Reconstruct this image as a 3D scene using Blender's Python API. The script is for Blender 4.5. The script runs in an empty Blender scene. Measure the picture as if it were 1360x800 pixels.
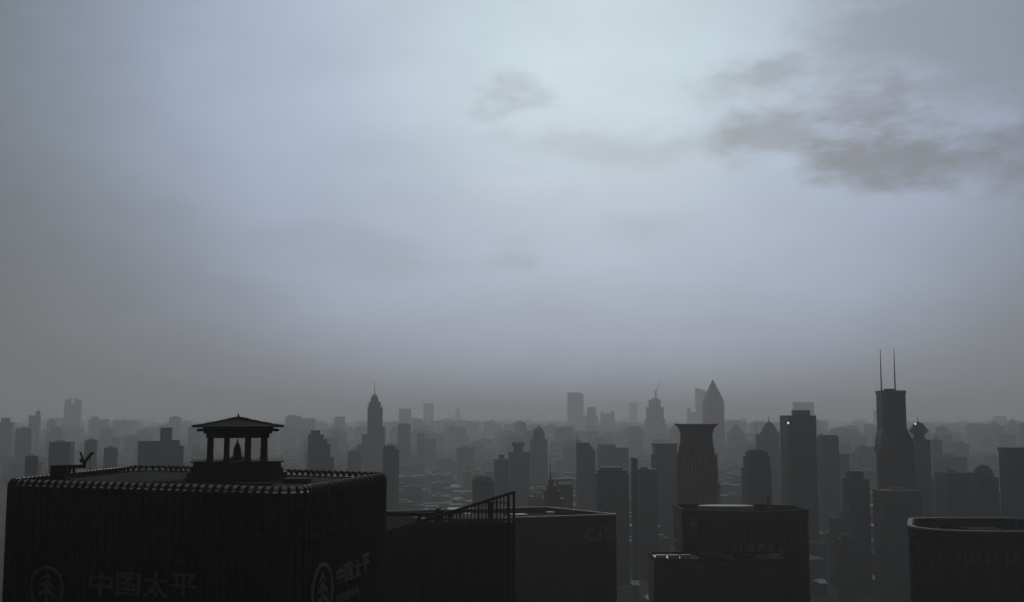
import bpy, bmesh, math, random
from mathutils import Vector, Matrix

random.seed(11)
R = math.radians
SC = bpy.context.scene
COL = SC.collection

# ------------------------------------------------------------------ camera
F_PX, CX, CY, HOR = 1500.0, 680.0, 400.0, 555.0       # photograph is 1360 x 800
PITCH = math.atan((HOR - CY) / F_PX)
CAMZ = 150.0
cam_d = bpy.data.cameras.new('camera')
cam = bpy.data.objects.new('camera', cam_d)
COL.objects.link(cam)
cam_d.sensor_width = 36.0
cam_d.lens = 36.0 * F_PX / 1360.0
cam_d.clip_start, cam_d.clip_end = 1.0, 200000.0
cam.location = (0, 0, CAMZ)
cam.rotation_euler = (math.pi / 2 + PITCH, 0, 0)
SC.camera = cam

# ------------------------------------------------------------------ sky
SUN_AZ, SUN_EL = R(4.0), R(19.5)                       # azimuth from +Y towards +X
world = bpy.data.worlds.new('World')
SC.world = world
world.use_nodes = True
nt = world.node_tree
nt.nodes.clear()


def N(t, **kw):
    n = nt.nodes.new(t)
    for k, v in kw.items():
        setattr(n, k, v)
    return n


def L(a, b):
    nt.links.new(a, b)


def mth(op, a, b=None, c=None, clamp=False):
    n = N('ShaderNodeMath', operation=op, use_clamp=clamp)
    for i, v in enumerate((a, b, c)):
        if v is None:
            continue
        if isinstance(v, (int, float)):
            n.inputs[i].default_value = v
        else:
            L(v, n.inputs[i])
    return n.outputs[0]


def mixc(fac, a, b):
    n = N('ShaderNodeMix', data_type='RGBA')
    for s, v in ((n.inputs[0], fac), (n.inputs[6], a), (n.inputs[7], b)):
        if isinstance(v, (int, float)):
            s.default_value = v
        elif isinstance(v, tuple):
            s.default_value = v + (1,)
        else:
            L(v, s)
    return n.outputs[2]


def noise(vec, scale, detail=6, rough=0.55):
    n = N('ShaderNodeTexNoise')
    n.inputs['Scale'].default_value = scale
    n.inputs['Detail'].default_value = detail
    n.inputs['Roughness'].default_value = rough
    L(vec, n.inputs['Vector'])
    return n.outputs[0], n.outputs[1]


out = N('ShaderNodeOutputWorld')
bg = N('ShaderNodeBackground')
L(bg.outputs[0], out.inputs[0])
tc = N('ShaderNodeTexCoord')
sep = N('ShaderNodeSeparateXYZ')
L(tc.outputs['Generated'], sep.inputs[0])
sx, sy, sz = sep.outputs
az0 = mth('ARCTAN2', sx, sy)
el0 = mth('ARCSINE', sz)
# cloud-layer coordinates: flat stretched banks
st = N('ShaderNodeMapping')
st.inputs['Scale'].default_value = (1.0, 1.0, 2.4)
L(tc.outputs['Generated'], st.inputs[0])
wf, wc = noise(st.outputs[0], 6.0, 7, 0.62)
ws = N('ShaderNodeSeparateColor')
L(wc, ws.inputs[0])
az = mth('MULTIPLY_ADD', mth('SUBTRACT', ws.outputs[0], 0.5), 0.20, az0)
el = mth('MULTIPLY_ADD', mth('SUBTRACT', ws.outputs[1], 0.5), 0.09, el0)


def blob(a, e, ra, re, soft=1.0, az=az, el=el):
    u = mth('DIVIDE', mth('SUBTRACT', az, R(a)), R(ra))
    v = mth('DIVIDE', mth('SUBTRACT', el, R(e)), R(re))
    d = mth('SQRT', mth('ADD', mth('MULTIPLY', u, u), mth('MULTIPLY', v, v)))
    n = N('ShaderNodeMapRange', interpolation_type='SMOOTHSTEP')
    n.inputs[1].default_value = 1.0
    n.inputs[2].default_value = 1.0 - soft
    L(d, n.inputs[0])
    return n.outputs[0]


# the sun's glow behind the overcast: falls off with the angle from the sun, wider sideways
sd = Vector((math.sin(SUN_AZ) * math.cos(SUN_EL), math.cos(SUN_AZ) * math.cos(SUN_EL), math.sin(SUN_EL)))
azw = mth('MULTIPLY_ADD', mth('SUBTRACT', ws.outputs[0], 0.5), 0.05, az0)
elw = mth('MULTIPLY_ADD', mth('SUBTRACT', ws.outputs[1], 0.5), 0.03, el0)
gu_ = mth('MULTIPLY', mth('SUBTRACT', azw, SUN_AZ), 0.76)
gv_ = mth('MULTIPLY', mth('SUBTRACT', elw, SUN_EL), 0.98)
ang = mth('DIVIDE', mth('SQRT', mth('ADD', mth('MULTIPLY', gu_, gu_), mth('MULTIPLY', gv_, gv_))), math.pi)
ramp = N('ShaderNodeValToRGB')
L(ang, ramp.inputs[0])
ramp.color_ramp.interpolation = 'B_SPLINE'
stops = [(0, (.560, .720, .800)), (4, (.550, .705, .790)), (8, (.450, .550, .670)), (12, (.405, .495, .650)), (16, (.350, .424, .570)),
         (19, (.262, .312, .398)), (22, (.192, .224, .268)), (26, (.148, .166, .182)), (35, (.118, .126, .130)),
         (60, (.090, .095, .098)), (180, (.070, .074, .077))]
cr = ramp.color_ramp
while len(cr.elements) < len(stops):
    cr.elements.new(0.5)
for e, (deg, c) in zip(cr.elements, stops):
    e.position = deg / 180.0
    e.color = c + (1,)
sky_col = ramp.outputs[0]
# uneven thickness of the cloud sheet
nf, _ = noise(st.outputs[0], 4.2, 8, 0.58)
sheet = N('ShaderNodeMapRange')
sheet.inputs[1].default_value, sheet.inputs[2].default_value = 0.3, 0.7
sheet.inputs[3].default_value, sheet.inputs[4].default_value = 0.90, 1.07
L(nf, sheet.inputs[0])
mul = N('ShaderNodeVectorMath', operation='SCALE')
L(sky_col, mul.inputs[0])
L(sheet.outputs[0], mul.inputs['Scale'])
sky_col = mul.outputs[0]
# cloud banks: (azimuth, elevation, half width, half height, softness, strength, ragged)
fb, _ = noise(st.outputs[0], 17.0, 9, 0.6)
rag = mth('SUBTRACT', fb, 0.5)
banks = [(24.0, 18.0, 12.5, 6.6, .75, .52, .6), (12.8, 13.6, 4.4, 1.7, .8, .55, .8), (18.6, 12.3, 5.2, 2.1, .8, .80, .8),
         (25.5, 11.8, 4.6, 3.0, .8, .80, .8), (17.5, 15.0, 4.6, 1.5, .9, .48, 1.0), (12.0, 16.6, 4.4, 1.6, .9, .42, 1.1),
         (-0.6, 16.4, 2.6, 1.3, .95, .34, 1.1), (5.5, 14.0, 9.5, 1.7, .95, .26, 1.0), (-7.5, 8.4, 8.5, 1.6, .8, .16, .7),
         (0.2, 8.2, 2.6, 1.1, .9, .18, .9), (6.8, 9.6, 3.2, 1.1, .9, .14, .9), (-22, 9.0, 9.0, 6.0, 1.0, .16, .6),
         (32, 15.0, 8.0, 5.0, .9, .4, .9), (-38, 15.0, 12.0, 5.0, .9, .3, .9), (52, 18.0, 14.0, 6.0, .9, .3, .9)]
for (a, e, ra, re, so, k, rg) in banks:
    u = mth('DIVIDE', mth('SUBTRACT', az, R(a)), R(ra))
    v = mth('DIVIDE', mth('SUBTRACT', el, R(e)), R(re))
    d = mth('SQRT', mth('ADD', mth('MULTIPLY', u, u), mth('MULTIPLY', v, v)))
    d = mth('MULTIPLY_ADD', rag, -1.6 * rg, d)
    n = N('ShaderNodeMapRange', interpolation_type='SMOOTHSTEP')
    n.inputs[1].default_value = 1.0
    n.inputs[2].default_value = 1.0 - so
    L(d, n.inputs[0])
    sky_col = mixc(mth('MULTIPLY', n.outputs[0], k), sky_col, (.185, .200, .228))
nish = N('ShaderNodeTexSky', sky_type='NISHITA')
nish.sun_disc = False
nish.sun_elevation = SUN_EL
nish.sun_rotation = SUN_AZ
nish.dust_density = 3.0
nsc = N('ShaderNodeVectorMath', operation='SCALE')
L(nish.outputs[0], nsc.inputs[0])
nsc.inputs['Scale'].default_value = 0.06
sky_mix = mixc(0.97, nsc.outputs[0], sky_col)
L(sky_mix, bg.inputs[0])
bg.inputs[1].default_value = 1.0
world.cycles.sampling_method = 'MANUAL'
world.cycles.sample_map_resolution = 512

# ------------------------------------------------------------------ sun behind the overcast
sun_d = bpy.data.lights.new('sun', 'SUN')
sun_d.energy = 0.5
sun_d.angle = R(25)
sun_d.color = (1.0, .96, .9)
sun = bpy.data.objects.new('sun', sun_d)
COL.objects.link(sun)
sun.rotation_euler = (-sd).to_track_quat('-Z', 'Y').to_euler()

SC.view_settings.view_transform = 'Standard'
SC.view_settings.look = 'None'
SC.view_settings.exposure = 0.0
SC.view_settings.gamma = 1.0
SC.render.engine = 'CYCLES'
SC.cycles.use_denoising = True
SC.cycles.max_bounces = 6
SC.cycles.diffuse_bounces = 2
SC.cycles.glossy_bounces = 2
SC.cycles.volume_bounces = 1
SC.cycles.transparent_max_bounces = 16
SC.cycles.sample_clamp_indirect = 4.0

HAZE_DENSITY = 1.7e-4
HAZE_TOP = 362.0

# ------------------------------------------------------------------ helpers
CP, SP = math.cos(PITCH), math.sin(PITCH)


def ray(x, y):
    u, v = (x - CX) / F_PX, (CY - y) / F_PX
    return Vector((u, CP - v * SP, SP + v * CP))


def P(x, y, Y):
    """point seen at pixel (x, y) at forward distance Y"""
    r = ray(x, y)
    return Vector((0, 0, CAMZ)) + r * (Y / r.y)


def PX(x, Y, yref=585):
    return P(x, yref, Y).x


def PZ(y, Y):
    return P(CX, y, Y).z


def on_plane(x, y, a, n):
    r = ray(x, y)
    o = Vector((0, 0, CAMZ))
    return o + r * ((a - o).dot(n) / r.dot(n))


def to_px(p):
    d = Vector(p) - Vector((0, 0, CAMZ))
    f = d.y * CP + d.z * SP
    return CX + F_PX * d.x / f, CY - F_PX * (-d.y * SP + d.z * CP) / f


def mesh_obj(name, verts, faces, mat, parent=None, loc=None):
    me = bpy.data.meshes.new(name)
    me.from_pydata([tuple(v) for v in verts], [], faces)
    me.update()
    me.materials.append(mat)
    o = bpy.data.objects.new(name, me)
    COL.objects.link(o)
    if parent:
        o.parent = parent
    if loc is not None:
        o.location = loc
    return o


def share(name, me, parent, loc, rz=0):
    o = bpy.data.objects.new(name, me)
    COL.objects.link(o)
    o.parent = parent
    o.location = loc
    o.rotation_euler = (0, 0, rz)
    return o


def empty(name, loc, label, cat, group=None):
    o = bpy.data.objects.new(name, None)
    COL.objects.link(o)
    o.location = loc
    o.empty_display_size = 1
    o['label'], o['category'], o['kind'] = label, cat, 'thing'
    if group:
        o['group'] = group
    return o


class MB:
    def __init__(self):
        self.v, self.f = [], []

    def add(self, vs, fs):
        k = len(self.v)
        self.v += [tuple(v) for v in vs]
        self.f += [tuple(i + k for i in f) for f in fs]
        return self

    def box(self, x0, x1, y0, y1, z0, z1, m=None):
        vs = [Vector(p) for p in ((x0, y0, z0), (x1, y0, z0), (x1, y1, z0), (x0, y1, z0),
                                  (x0, y0, z1), (x1, y0, z1), (x1, y1, z1), (x0, y1, z1))]
        if m is not None:
            vs = [m @ v for v in vs]
        return self.add(vs, [(0, 3, 2, 1), (4, 5, 6, 7), (0, 1, 5, 4), (1, 2, 6, 5), (2, 3, 7, 6), (3, 0, 4, 7)])

    def bar(self, a, b, w, h=None):
        a, b = Vector(a), Vector(b)
        h = h or w
        d = (b - a).normalized()
        s = d.cross(Vector((0, 0, 1)))
        if s.length < 1e-4:
            s = Vector((1, 0, 0))
        s.normalize()
        u = s.cross(d)
        vs = [p + s * (i * w / 2) + u * (j * h / 2) for p in (a, b) for i, j in ((-1, -1), (1, -1), (1, 1), (-1, 1))]
        return self.add(vs, [(0, 1, 2, 3), (7, 6, 5, 4), (0, 4, 5, 1), (1, 5, 6, 2), (2, 6, 7, 3), (3, 7, 4, 0)])

    def lathe(self, n, prof, c=(0, 0), rot=0.0, sy=1.0):
        """prof: (radius, z) from bottom to top"""
        vs, fs = [], []
        for r, z in prof:
            for i in range(n):
                t = rot + 2 * math.pi * i / n
                vs.append((c[0] + r * math.cos(t), c[1] + sy * r * math.sin(t), z))
        for k in range(len(prof) - 1):
            for i in range(n):
                a, b = k * n + i, k * n + (i + 1) % n
                fs.append((a, b, b + n, a + n))
        fs.append(tuple(range(n))[::-1])
        fs.append(tuple((len(prof) - 1) * n + i for i in range(n)))
        return self.add(vs, fs)

    def prism(self, pts, z0, z1):
        n = len(pts)
        vs = [(p[0], p[1], z0) for p in pts] + [(p[0], p[1], z1) for p in pts]
        fs = [(i, (i + 1) % n, (i + 1) % n + n, i + n) for i in range(n)]
        fs += [tuple(range(n))[::-1], tuple(range(n, 2 * n))]
        return self.add(vs, fs)

    def build(self, name, mat, parent=None, loc=None):
        return mesh_obj(name, self.v, self.f, mat, parent, loc)


# ------------------------------------------------------------------ materials
def plain(name, c, rough=0.7, spec=0.3, var=0.25, scale=0.6, metal=0.0):
    m = bpy.data.materials.new(name)
    m.use_nodes = True
    t = m.node_tree
    b = t.nodes['Principled BSDF']
    b.inputs['Roughness'].default_value = rough
    b.inputs['Specular IOR Level'].default_value = spec
    b.inputs['Metallic'].default_value = metal
    co = t.nodes.new('ShaderNodeTexCoord')
    nz = t.nodes.new('ShaderNodeTexNoise')
    nz.inputs['Scale'].default_value = scale
    nz.inputs['Detail'].default_value = 5
    t.links.new(co.outputs['Object'], nz.inputs['Vector'])
    rp = t.nodes.new('ShaderNodeValToRGB')
    rp.color_ramp.elements[0].position, rp.color_ramp.elements[1].position = .3, .7
    rp.color_ramp.elements[0].color = tuple(v * (1 - var) for v in c) + (1,)
    rp.color_ramp.elements[1].color = tuple(min(1, v * (1 + var)) for v in c) + (1,)
    t.links.new(nz.outputs[0], rp.inputs[0])
    t.links.new(rp.outputs[0], b.inputs['Base Color'])
    return m


def facade(name, wall, glass, bay=3.4, floor=3.6, wr=0.62, hr=0.55):
    """wall with rows of windows, in metres, on the faces of a far building"""
    m = bpy.data.materials.new(name)
    m.use_nodes = True
    t = m.node_tree
    b = t.nodes['Principled BSDF']

    def n(tp, **kw):
        k = t.nodes.new(tp)
        for a, v in kw.items():
            setattr(k, a, v)
        return k

    def mt(op, a, c=None):
        k = n('ShaderNodeMath', operation=op)
        for i, v in enumerate((a, c)):
            if v is None:
                continue
            if isinstance(v, (int, float)):
                k.inputs[i].default_value = v
            else:
                t.links.new(v, k.inputs[i])
        return k.outputs[0]
    co = n('ShaderNodeTexCoord')
    so = n('ShaderNodeSeparateXYZ')
    t.links.new(co.outputs['Object'], so.inputs[0])
    sn = n('ShaderNodeSeparateXYZ')
    t.links.new(co.outputs['Normal'], sn.inputs[0])
    side = mt('GREATER_THAN', mt('ABSOLUTE', sn.outputs[0]), .71)
    u = mt('ADD', mt('MULTIPLY', so.outputs[1], side), mt('MULTIPLY', so.outputs[0], mt('SUBTRACT', 1.0, side)))
    gu = mt('LESS_THAN', mt('FRACT', mt('DIVIDE', u, bay)), wr)
    gz = mt('LESS_THAN', mt('FRACT', mt('DIVIDE', so.outputs[2], floor)), hr)
    up = mt('LESS_THAN', mt('ABSOLUTE', sn.outputs[2]), .5)
    win = mt('MULTIPLY', mt('MULTIPLY', gu, gz), up)
    # stained wall
    nz = n('ShaderNodeTexNoise')
    nz.inputs['Scale'].default_value = .05
    nz.inputs['Detail'].default_value = 6
    t.links.new(co.outputs['Object'], nz.inputs['Vector'])
    rp = n('ShaderNodeValToRGB')
    rp.color_ramp.elements[0].position, rp.color_ramp.elements[1].position = .3, .72
    rp.color_ramp.elements[0].color = tuple(v * .7 for v in wall) + (1,)
    rp.color_ramp.elements[1].color = tuple(v * 1.25 for v in wall) + (1,)
    t.links.new(nz.outputs[0], rp.inputs[0])
    mx = n('ShaderNodeMix', data_type='RGBA')
    t.links.new(win, mx.inputs[0])
    t.links.new(rp.outputs[0], mx.inputs[6])
    mx.inputs[7].default_value = glass + (1,)
    t.links.new(mx.outputs[2], b.inputs['Base Color'])
    rr = n('ShaderNodeMapRange')
    rr.inputs[3].default_value, rr.inputs[4].default_value = .8, .4
    t.links.new(win, rr.inputs[0])
    t.links.new(rr.outputs[0], b.inputs['Roughness'])
    b.inputs['Specular IOR Level'].default_value = .3
    return m


M = {
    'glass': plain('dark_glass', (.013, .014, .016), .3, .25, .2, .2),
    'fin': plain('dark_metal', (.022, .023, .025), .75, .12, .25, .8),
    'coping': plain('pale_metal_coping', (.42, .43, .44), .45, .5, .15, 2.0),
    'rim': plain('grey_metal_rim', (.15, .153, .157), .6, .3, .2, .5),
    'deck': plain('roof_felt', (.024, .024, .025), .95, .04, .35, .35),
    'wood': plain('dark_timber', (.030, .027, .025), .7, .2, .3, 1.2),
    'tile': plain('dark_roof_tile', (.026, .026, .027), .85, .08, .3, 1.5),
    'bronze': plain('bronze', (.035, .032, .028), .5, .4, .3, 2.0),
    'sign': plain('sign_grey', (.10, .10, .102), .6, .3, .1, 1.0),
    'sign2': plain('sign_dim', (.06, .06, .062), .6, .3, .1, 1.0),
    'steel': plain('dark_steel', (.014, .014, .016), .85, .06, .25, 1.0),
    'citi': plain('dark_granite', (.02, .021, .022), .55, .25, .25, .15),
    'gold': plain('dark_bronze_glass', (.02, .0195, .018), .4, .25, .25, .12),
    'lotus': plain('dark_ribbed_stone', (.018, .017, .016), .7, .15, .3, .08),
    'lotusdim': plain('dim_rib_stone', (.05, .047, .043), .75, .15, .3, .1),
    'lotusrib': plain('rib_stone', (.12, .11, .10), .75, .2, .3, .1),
    'whiteroof': plain('pale_metal_roof', (.55, .56, .57), .5, .4, .2, .2),
    'greyroof': plain('grey_roof', (.16, .16, .165), .8, .2, .35, .1),
    'redroof': plain('tiled_roof', (.09, .065, .055), .8, .2, .3, .4),
}
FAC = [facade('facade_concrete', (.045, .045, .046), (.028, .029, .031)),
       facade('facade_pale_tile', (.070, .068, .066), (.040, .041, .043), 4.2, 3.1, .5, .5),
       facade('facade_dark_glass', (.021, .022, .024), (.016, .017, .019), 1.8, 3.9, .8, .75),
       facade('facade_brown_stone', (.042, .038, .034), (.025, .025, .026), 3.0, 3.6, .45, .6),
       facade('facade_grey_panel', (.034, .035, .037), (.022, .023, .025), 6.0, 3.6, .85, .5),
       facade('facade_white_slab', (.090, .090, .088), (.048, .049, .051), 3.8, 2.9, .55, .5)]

# ------------------------------------------------------------------ ground
gm = bpy.data.materials.new('city_ground')
gm.use_nodes = True
t = gm.node_tree
b = t.nodes['Principled BSDF']
b.inputs['Roughness'].default_value = .85
b.inputs['Specular IOR Level'].default_value = .15
co = t.nodes.new('ShaderNodeTexCoord')
vo = t.nodes.new('ShaderNodeTexVoronoi')
vo.inputs['Scale'].default_value = .02
t.links.new(co.outputs['Object'], vo.inputs['Vector'])
rp = t.nodes.new('ShaderNodeValToRGB')
rp.color_ramp.elements[0].color = (.03, .031, .03, 1)
rp.color_ramp.elements[1].color = (.085, .083, .08, 1)
sepc = t.nodes.new('ShaderNodeSeparateColor')
t.links.new(vo.outputs['Color'], sepc.inputs[0])
t.links.new(sepc.outputs[0], rp.inputs[0])
t.links.new(rp.outputs[0], b.inputs['Base Color'])
G = 40000.0
ground = mesh_obj('ground', [(-G, -G, 0), (G, -G, 0), (G, G, 0), (-G, G, 0)], [(0, 1, 2, 3)], gm)
ground['kind'] = 'structure'
ground['label'] = 'dark paved ground of the city reaching to the horizon'


# ------------------------------------------------------------------ outline tools
def rounded(pts, rad, seg=6):
    """counter-clockwise polygon with rounded corners"""
    o = []
    n = len(pts)
    for i in range(n):
        p, a, c = Vector(pts[i]), Vector(pts[i - 1]), Vector(pts[(i + 1) % n])
        r = rad[i] if isinstance(rad, (list, tuple)) else rad
        d1, d2 = (a - p).normalized(), (c - p).normalized()
        half = d1.angle(d2) / 2
        tl = r / math.tan(half)
        ctr = p + (d1 + d2).normalized() * (r / math.sin(half))
        s, e = p + d1 * tl - ctr, p + d2 * tl - ctr
        sa, ea = math.atan2(s.y, s.x), math.atan2(e.y, e.x)
        dd = (ea - sa + math.pi) % (2 * math.pi) - math.pi
        for k in range(seg + 1):
            q = sa + dd * k / seg
            o.append(ctr + Vector((math.cos(q), math.sin(q))) * r)
    return o


def normals(o):
    n = len(o)
    res = []
    for i in range(n):
        d = (o[(i + 1) % n] - o[i - 1]).normalized()
        res.append(Vector((d.y, -d.x)))
    return res


def resample(o, step):
    n = len(o)
    seg = [(o[(i + 1) % n] - o[i]).length for i in range(n)]
    tot = sum(seg)
    k = int(round(tot / step))
    st_, res, i, acc = tot / k, [], 0, 0.0
    for j in range(k):
        s = j * st_
        while acc + seg[i] < s:
            acc += seg[i]
            i += 1
        a, c = o[i], o[(i + 1) % n]
        f = (s - acc) / seg[i]
        d = (c - a).normalized()
        res.append((a.lerp(c, f), Vector((d.y, -d.x)), math.atan2(d.y, d.x)))
    return res


def sweep(o, prof, cap=True):
    """prof: (inset, z) bottom to top around outline o"""
    nn = normals(o)
    n = len(o)
    mb = MB()
    vs, fs = [], []
    for ins, z in prof:
        vs += [(p.x - q.x * ins, p.y - q.y * ins, z) for p, q in zip(o, nn)]
    for k in range(len(prof) - 1):
        for i in range(n):
            a, c = k * n + i, k * n + (i + 1) % n
            fs.append((a, c, c + n, a + n))
    if cap:
        fs.append(tuple((len(prof) - 1) * n + i for i in range(n)))
    return mb.add(vs, fs)


def ring(o, ins0, ins1, z0, z1):
    nn = normals(o)
    n = len(o)
    vs = []
    for ins, z in ((ins0, z0), (ins0, z1), (ins1, z1), (ins1, z0)):
        vs += [(p.x - q.x * ins, p.y - q.y * ins, z) for p, q in zip(o, nn)]
    fs = []
    for k in range(4):
        for i in range(n):
            a, c = k * n + i, k * n + (i + 1) % n
            d = ((k + 1) % 4) * n
            fs.append((a, c, d + (i + 1) % n, d + i))
    return MB().add(vs, fs)


def text_mesh(name, body, size, depth, mat, parent, origin, xdir, bold=0.0, width=None, height=None):
    """raised lettering: origin is the lower left corner, xdir the reading direction (horizontal)"""
    cu = bpy.data.curves.new('tmp', 'FONT')
    cu.body = body
    cu.size = size
    cu.extrude = depth / 2
    cu.offset = bold
    tmp = bpy.data.objects.new('tmp', cu)
    COL.objects.link(tmp)
    dg = bpy.context.evaluated_depsgraph_get()
    me = bpy.data.meshes.new_from_object(tmp.evaluated_get(dg))
    bpy.data.objects.remove(tmp)
    bpy.data.curves.remove(cu)
    xs = [v.co.x for v in me.vertices]
    ys = [v.co.y for v in me.vertices]
    x0, y0 = min(xs), min(ys)
    fx = width / (max(xs) - x0) if width else 1
    fy = height / (max(ys) - y0) if height else 1
    xd = Vector(xdir).normalized()
    zd = Vector((0, 0, 1))
    nd = xd.cross(zd)
    og = Vector(origin)
    for v in me.vertices:
        c = v.co.copy()
        v.co = og + xd * ((c.x - x0) * fx) + zd * ((c.y - y0) * fy) + nd * c.z
    me.name = name
    me.materials.clear()
    me.materials.append(mat)
    o = bpy.data.objects.new(name, me)
    COL.objects.link(o)
    if parent:
        o.parent = parent
        o.matrix_parent_inverse = Matrix.Translation(parent.location).inverted()
    return o


def child_world(mb, name, mat, parent):
    """build world-space geometry as a child of an Empty that is only translated"""
    l = parent.location
    mb.v = [(v[0] - l.x, v[1] - l.y, v[2] - l.z) for v in mb.v]
    return mb.build(name, mat, parent)


# ================================================================== the ribbed office tower
TOP = CAMZ - 9.6


def roof_pt(x, y, z=TOP):
    return on_plane(x, y, Vector((0, 0, z)), Vector((0, 0, 1)))


cF, cL, cR, cB = roof_pt(398, 647), roof_pt(-2, 636), roof_pt(521, 627), roof_pt(186, 616.5)
quad = [Vector((p.x, p.y)) for p in (cF, cR, cB, cL)]
tower_c = sum(quad, Vector((0, 0))) / 4
tw = empty('ribbed_tower', (tower_c.x, tower_c.y, 0),
           'dark ribbed office tower with rounded corners carrying a pavilion on its roof', 'tower')
OUT = [p - tower_c for p in rounded(quad, [4.0, 6.0, 6.0, 6.0], 8)]
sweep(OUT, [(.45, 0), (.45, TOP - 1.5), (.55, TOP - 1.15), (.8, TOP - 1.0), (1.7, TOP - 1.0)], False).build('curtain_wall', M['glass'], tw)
sweep(OUT, [(1.75, TOP - 1.25), (1.75, TOP - 1.15)], True).build('roof_deck', M['deck'], tw)
for k in range(6):
    z = TOP - 3.2 - 4.2 * k
    ring(OUT, .34, .44, z - .5, z + .5).build('spandrel', M['glass'], tw)
# one fin: blade outside the glass that bends inward over the roof edge
pf = [(0, 0), (0, TOP - 1.25), (.07, TOP - .8), (.28, TOP - .4), (.62, TOP - .13), (1.05, TOP)]
fv, ff = [], []
for i, (ins, z) in enumerate(pf):
    if i < 2:
        dx, dz = .42, 0
    else:
        f = (i - 1) / 4
        dx, dz = .42 * math.cos(f * 1.3), -.5 * math.sin(f * 1.3)
    for w in (-.2, .2):
        fv.append((w, ins, z))
        fv.append((w, ins + dx, z + dz))
for i in range(len(pf) - 1):
    a = i * 4
    for q, r_ in ((0, 1), (1, 3), (3, 2), (2, 0)):
        ff.append((a + q, a + r_, a + r_ + 4, a + q + 4))
ff.append((0, 2, 3, 1))
k = (len(pf) - 1) * 4
ff.append((k, k + 1, k + 3, k + 2))
fin_me = bpy.data.meshes.new('fin')
fin_me.from_pydata(fv, [], ff)
fin_me.materials.append(M['fin'])
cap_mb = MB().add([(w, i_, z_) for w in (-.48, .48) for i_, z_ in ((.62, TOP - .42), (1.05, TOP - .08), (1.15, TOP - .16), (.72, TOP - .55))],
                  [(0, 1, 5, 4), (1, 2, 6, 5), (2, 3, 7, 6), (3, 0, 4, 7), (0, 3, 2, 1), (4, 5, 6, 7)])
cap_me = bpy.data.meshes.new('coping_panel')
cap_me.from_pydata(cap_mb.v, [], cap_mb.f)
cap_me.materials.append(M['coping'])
marks = resample(OUT, 1.42)
for p, nrm, a in marks:
    share('fin', fin_me, tw, (p.x, p.y, 0), a)
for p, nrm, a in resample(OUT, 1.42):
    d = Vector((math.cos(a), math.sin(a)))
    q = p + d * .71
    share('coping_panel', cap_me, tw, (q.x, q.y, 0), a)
# signs on the two faces
ZUP = Vector((0, 0, 1))


def face_frame(a, b_):
    d = Vector((b_.x - a.x, b_.y - a.y, 0)).normalized()
    return d, d.cross(ZUP)


dF, nF = face_frame(Vector(quad[3]).to_3d(), Vector(quad[0]).to_3d())
aF = Vector((quad[0].x, quad[0].y, 0)) + nF * .35
dR, nR = face_frame(Vector(quad[0]).to_3d(), Vector(quad[1]).to_3d())
aR = Vector((quad[0].x, quad[0].y, 0)) + nR * .35


def sign_chars(chars, boxes, a, n, d, parent, mat, bold=.0):
    for ch, (x0, y0, x1, y1) in zip(chars, boxes):
        p0, p1 = on_plane(x0, y1, a, n), on_plane(x1, y0, a, n)
        p2 = on_plane(x0, y0, a, n)
        w = (p1 - p0).dot(d)
        text_mesh('sign_character', ch, 4.0, .3, mat, parent, p0, d, bold, w, p2.z - p0.z)


sign_chars('中国太平', [(118, 759, 151, 790), (154, 760, 187, 791), (190, 760, 224, 792), (226, 761, 261, 792)],
           aF, nF, dF, tw, M['sign2'], .06)
sign_chars('中国太平', [(447, 755, 456, 777), (457, 750, 468, 774), (470, 745, 479, 769), (480, 738, 490, 762)],
           aR, nR, dR, tw, M['sign'], .06)
sign_chars('CHINA', [(447, 792, 452, 801), (453, 789, 458, 799), (460, 786, 462, 796), (464, 783, 469, 794), (471, 780, 476, 791)],
           aR, nR, dR, tw, M['sign'], .03)


def emblem(px, py, rad, a, n, d, parent, mat):
    """round badge with a stylised pine tree"""
    c = on_plane(px, py, a, n)
    mb = MB()
    seg = 40
    vs, fs = [], []
    for i in range(seg):
        t_ = 2 * math.pi * i / seg
        e = d * math.cos(t_) + ZUP * math.sin(t_)
        for rr, off in ((rad, -.12), (rad, .12), (rad * .88, .12), (rad * .88, -.12)):
            vs.append(c + e * rr + n * off)
    for i in range(seg):
        j = (i + 1) % seg
        for k_ in range(4):
            fs.append((i * 4 + k_, j * 4 + k_, j * 4 + (k_ + 1) % 4, i * 4 + (k_ + 1) % 4))
    mb.add(vs, fs)
    o = child_world(mb, 'emblem_ring', mat, parent)
    tree = MB()
    for lev, (w, z, h) in enumerate(((.30, .42, .30), (.46, .08, .32), (.62, -.32, .36))):
        pts = [c + d * (s * rad) + ZUP * (q * rad) for s, q in
               ((-w, z - .06), (0, z + h), (w, z - .06), (w * .55, z - .02), (0, z + h * .45), (-w * .55, z - .02))]
        vs = [p + n * .12 for p in pts] + [p - n * .12 for p in pts]
        tree.add(vs, [tuple(range(6)), tuple(range(6, 12))[::-1]] + [(i, i + 6, (i + 1) % 6 + 6, (i + 1) % 6) for i in range(6)])
    tree.bar(c + ZUP * (-.8 * rad), c + ZUP * (.2 * rad), .12 * rad, .2)
    child_world(tree, 'emblem_tree', mat, parent)


emblem(62, 781, 3.3, aF, nF, dF, tw, M['sign2'])
emblem(428, 788, 4.4, aR, nR, dR, tw, M['sign'])

# ------------------------------------------------------------------ pavilion on the roof
DK = TOP - 1.15
PVY = 196.0
pc = P(315.5, 600, PVY) * ((PVY + 5.0) / PVY)
S = PVY / F_PX * 1.0                                   # metres per photo pixel there
pv = empty('roof_pavilion', (pc.x, PVY + 5.0, DK), 'timber pavilion with hipped roof standing on the ribbed tower', 'pavilion')
pv.rotation_euler.z = math.atan2(-pc.x, PVY)


def pz(y):
    return PZ(y, PVY) - DK


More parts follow.
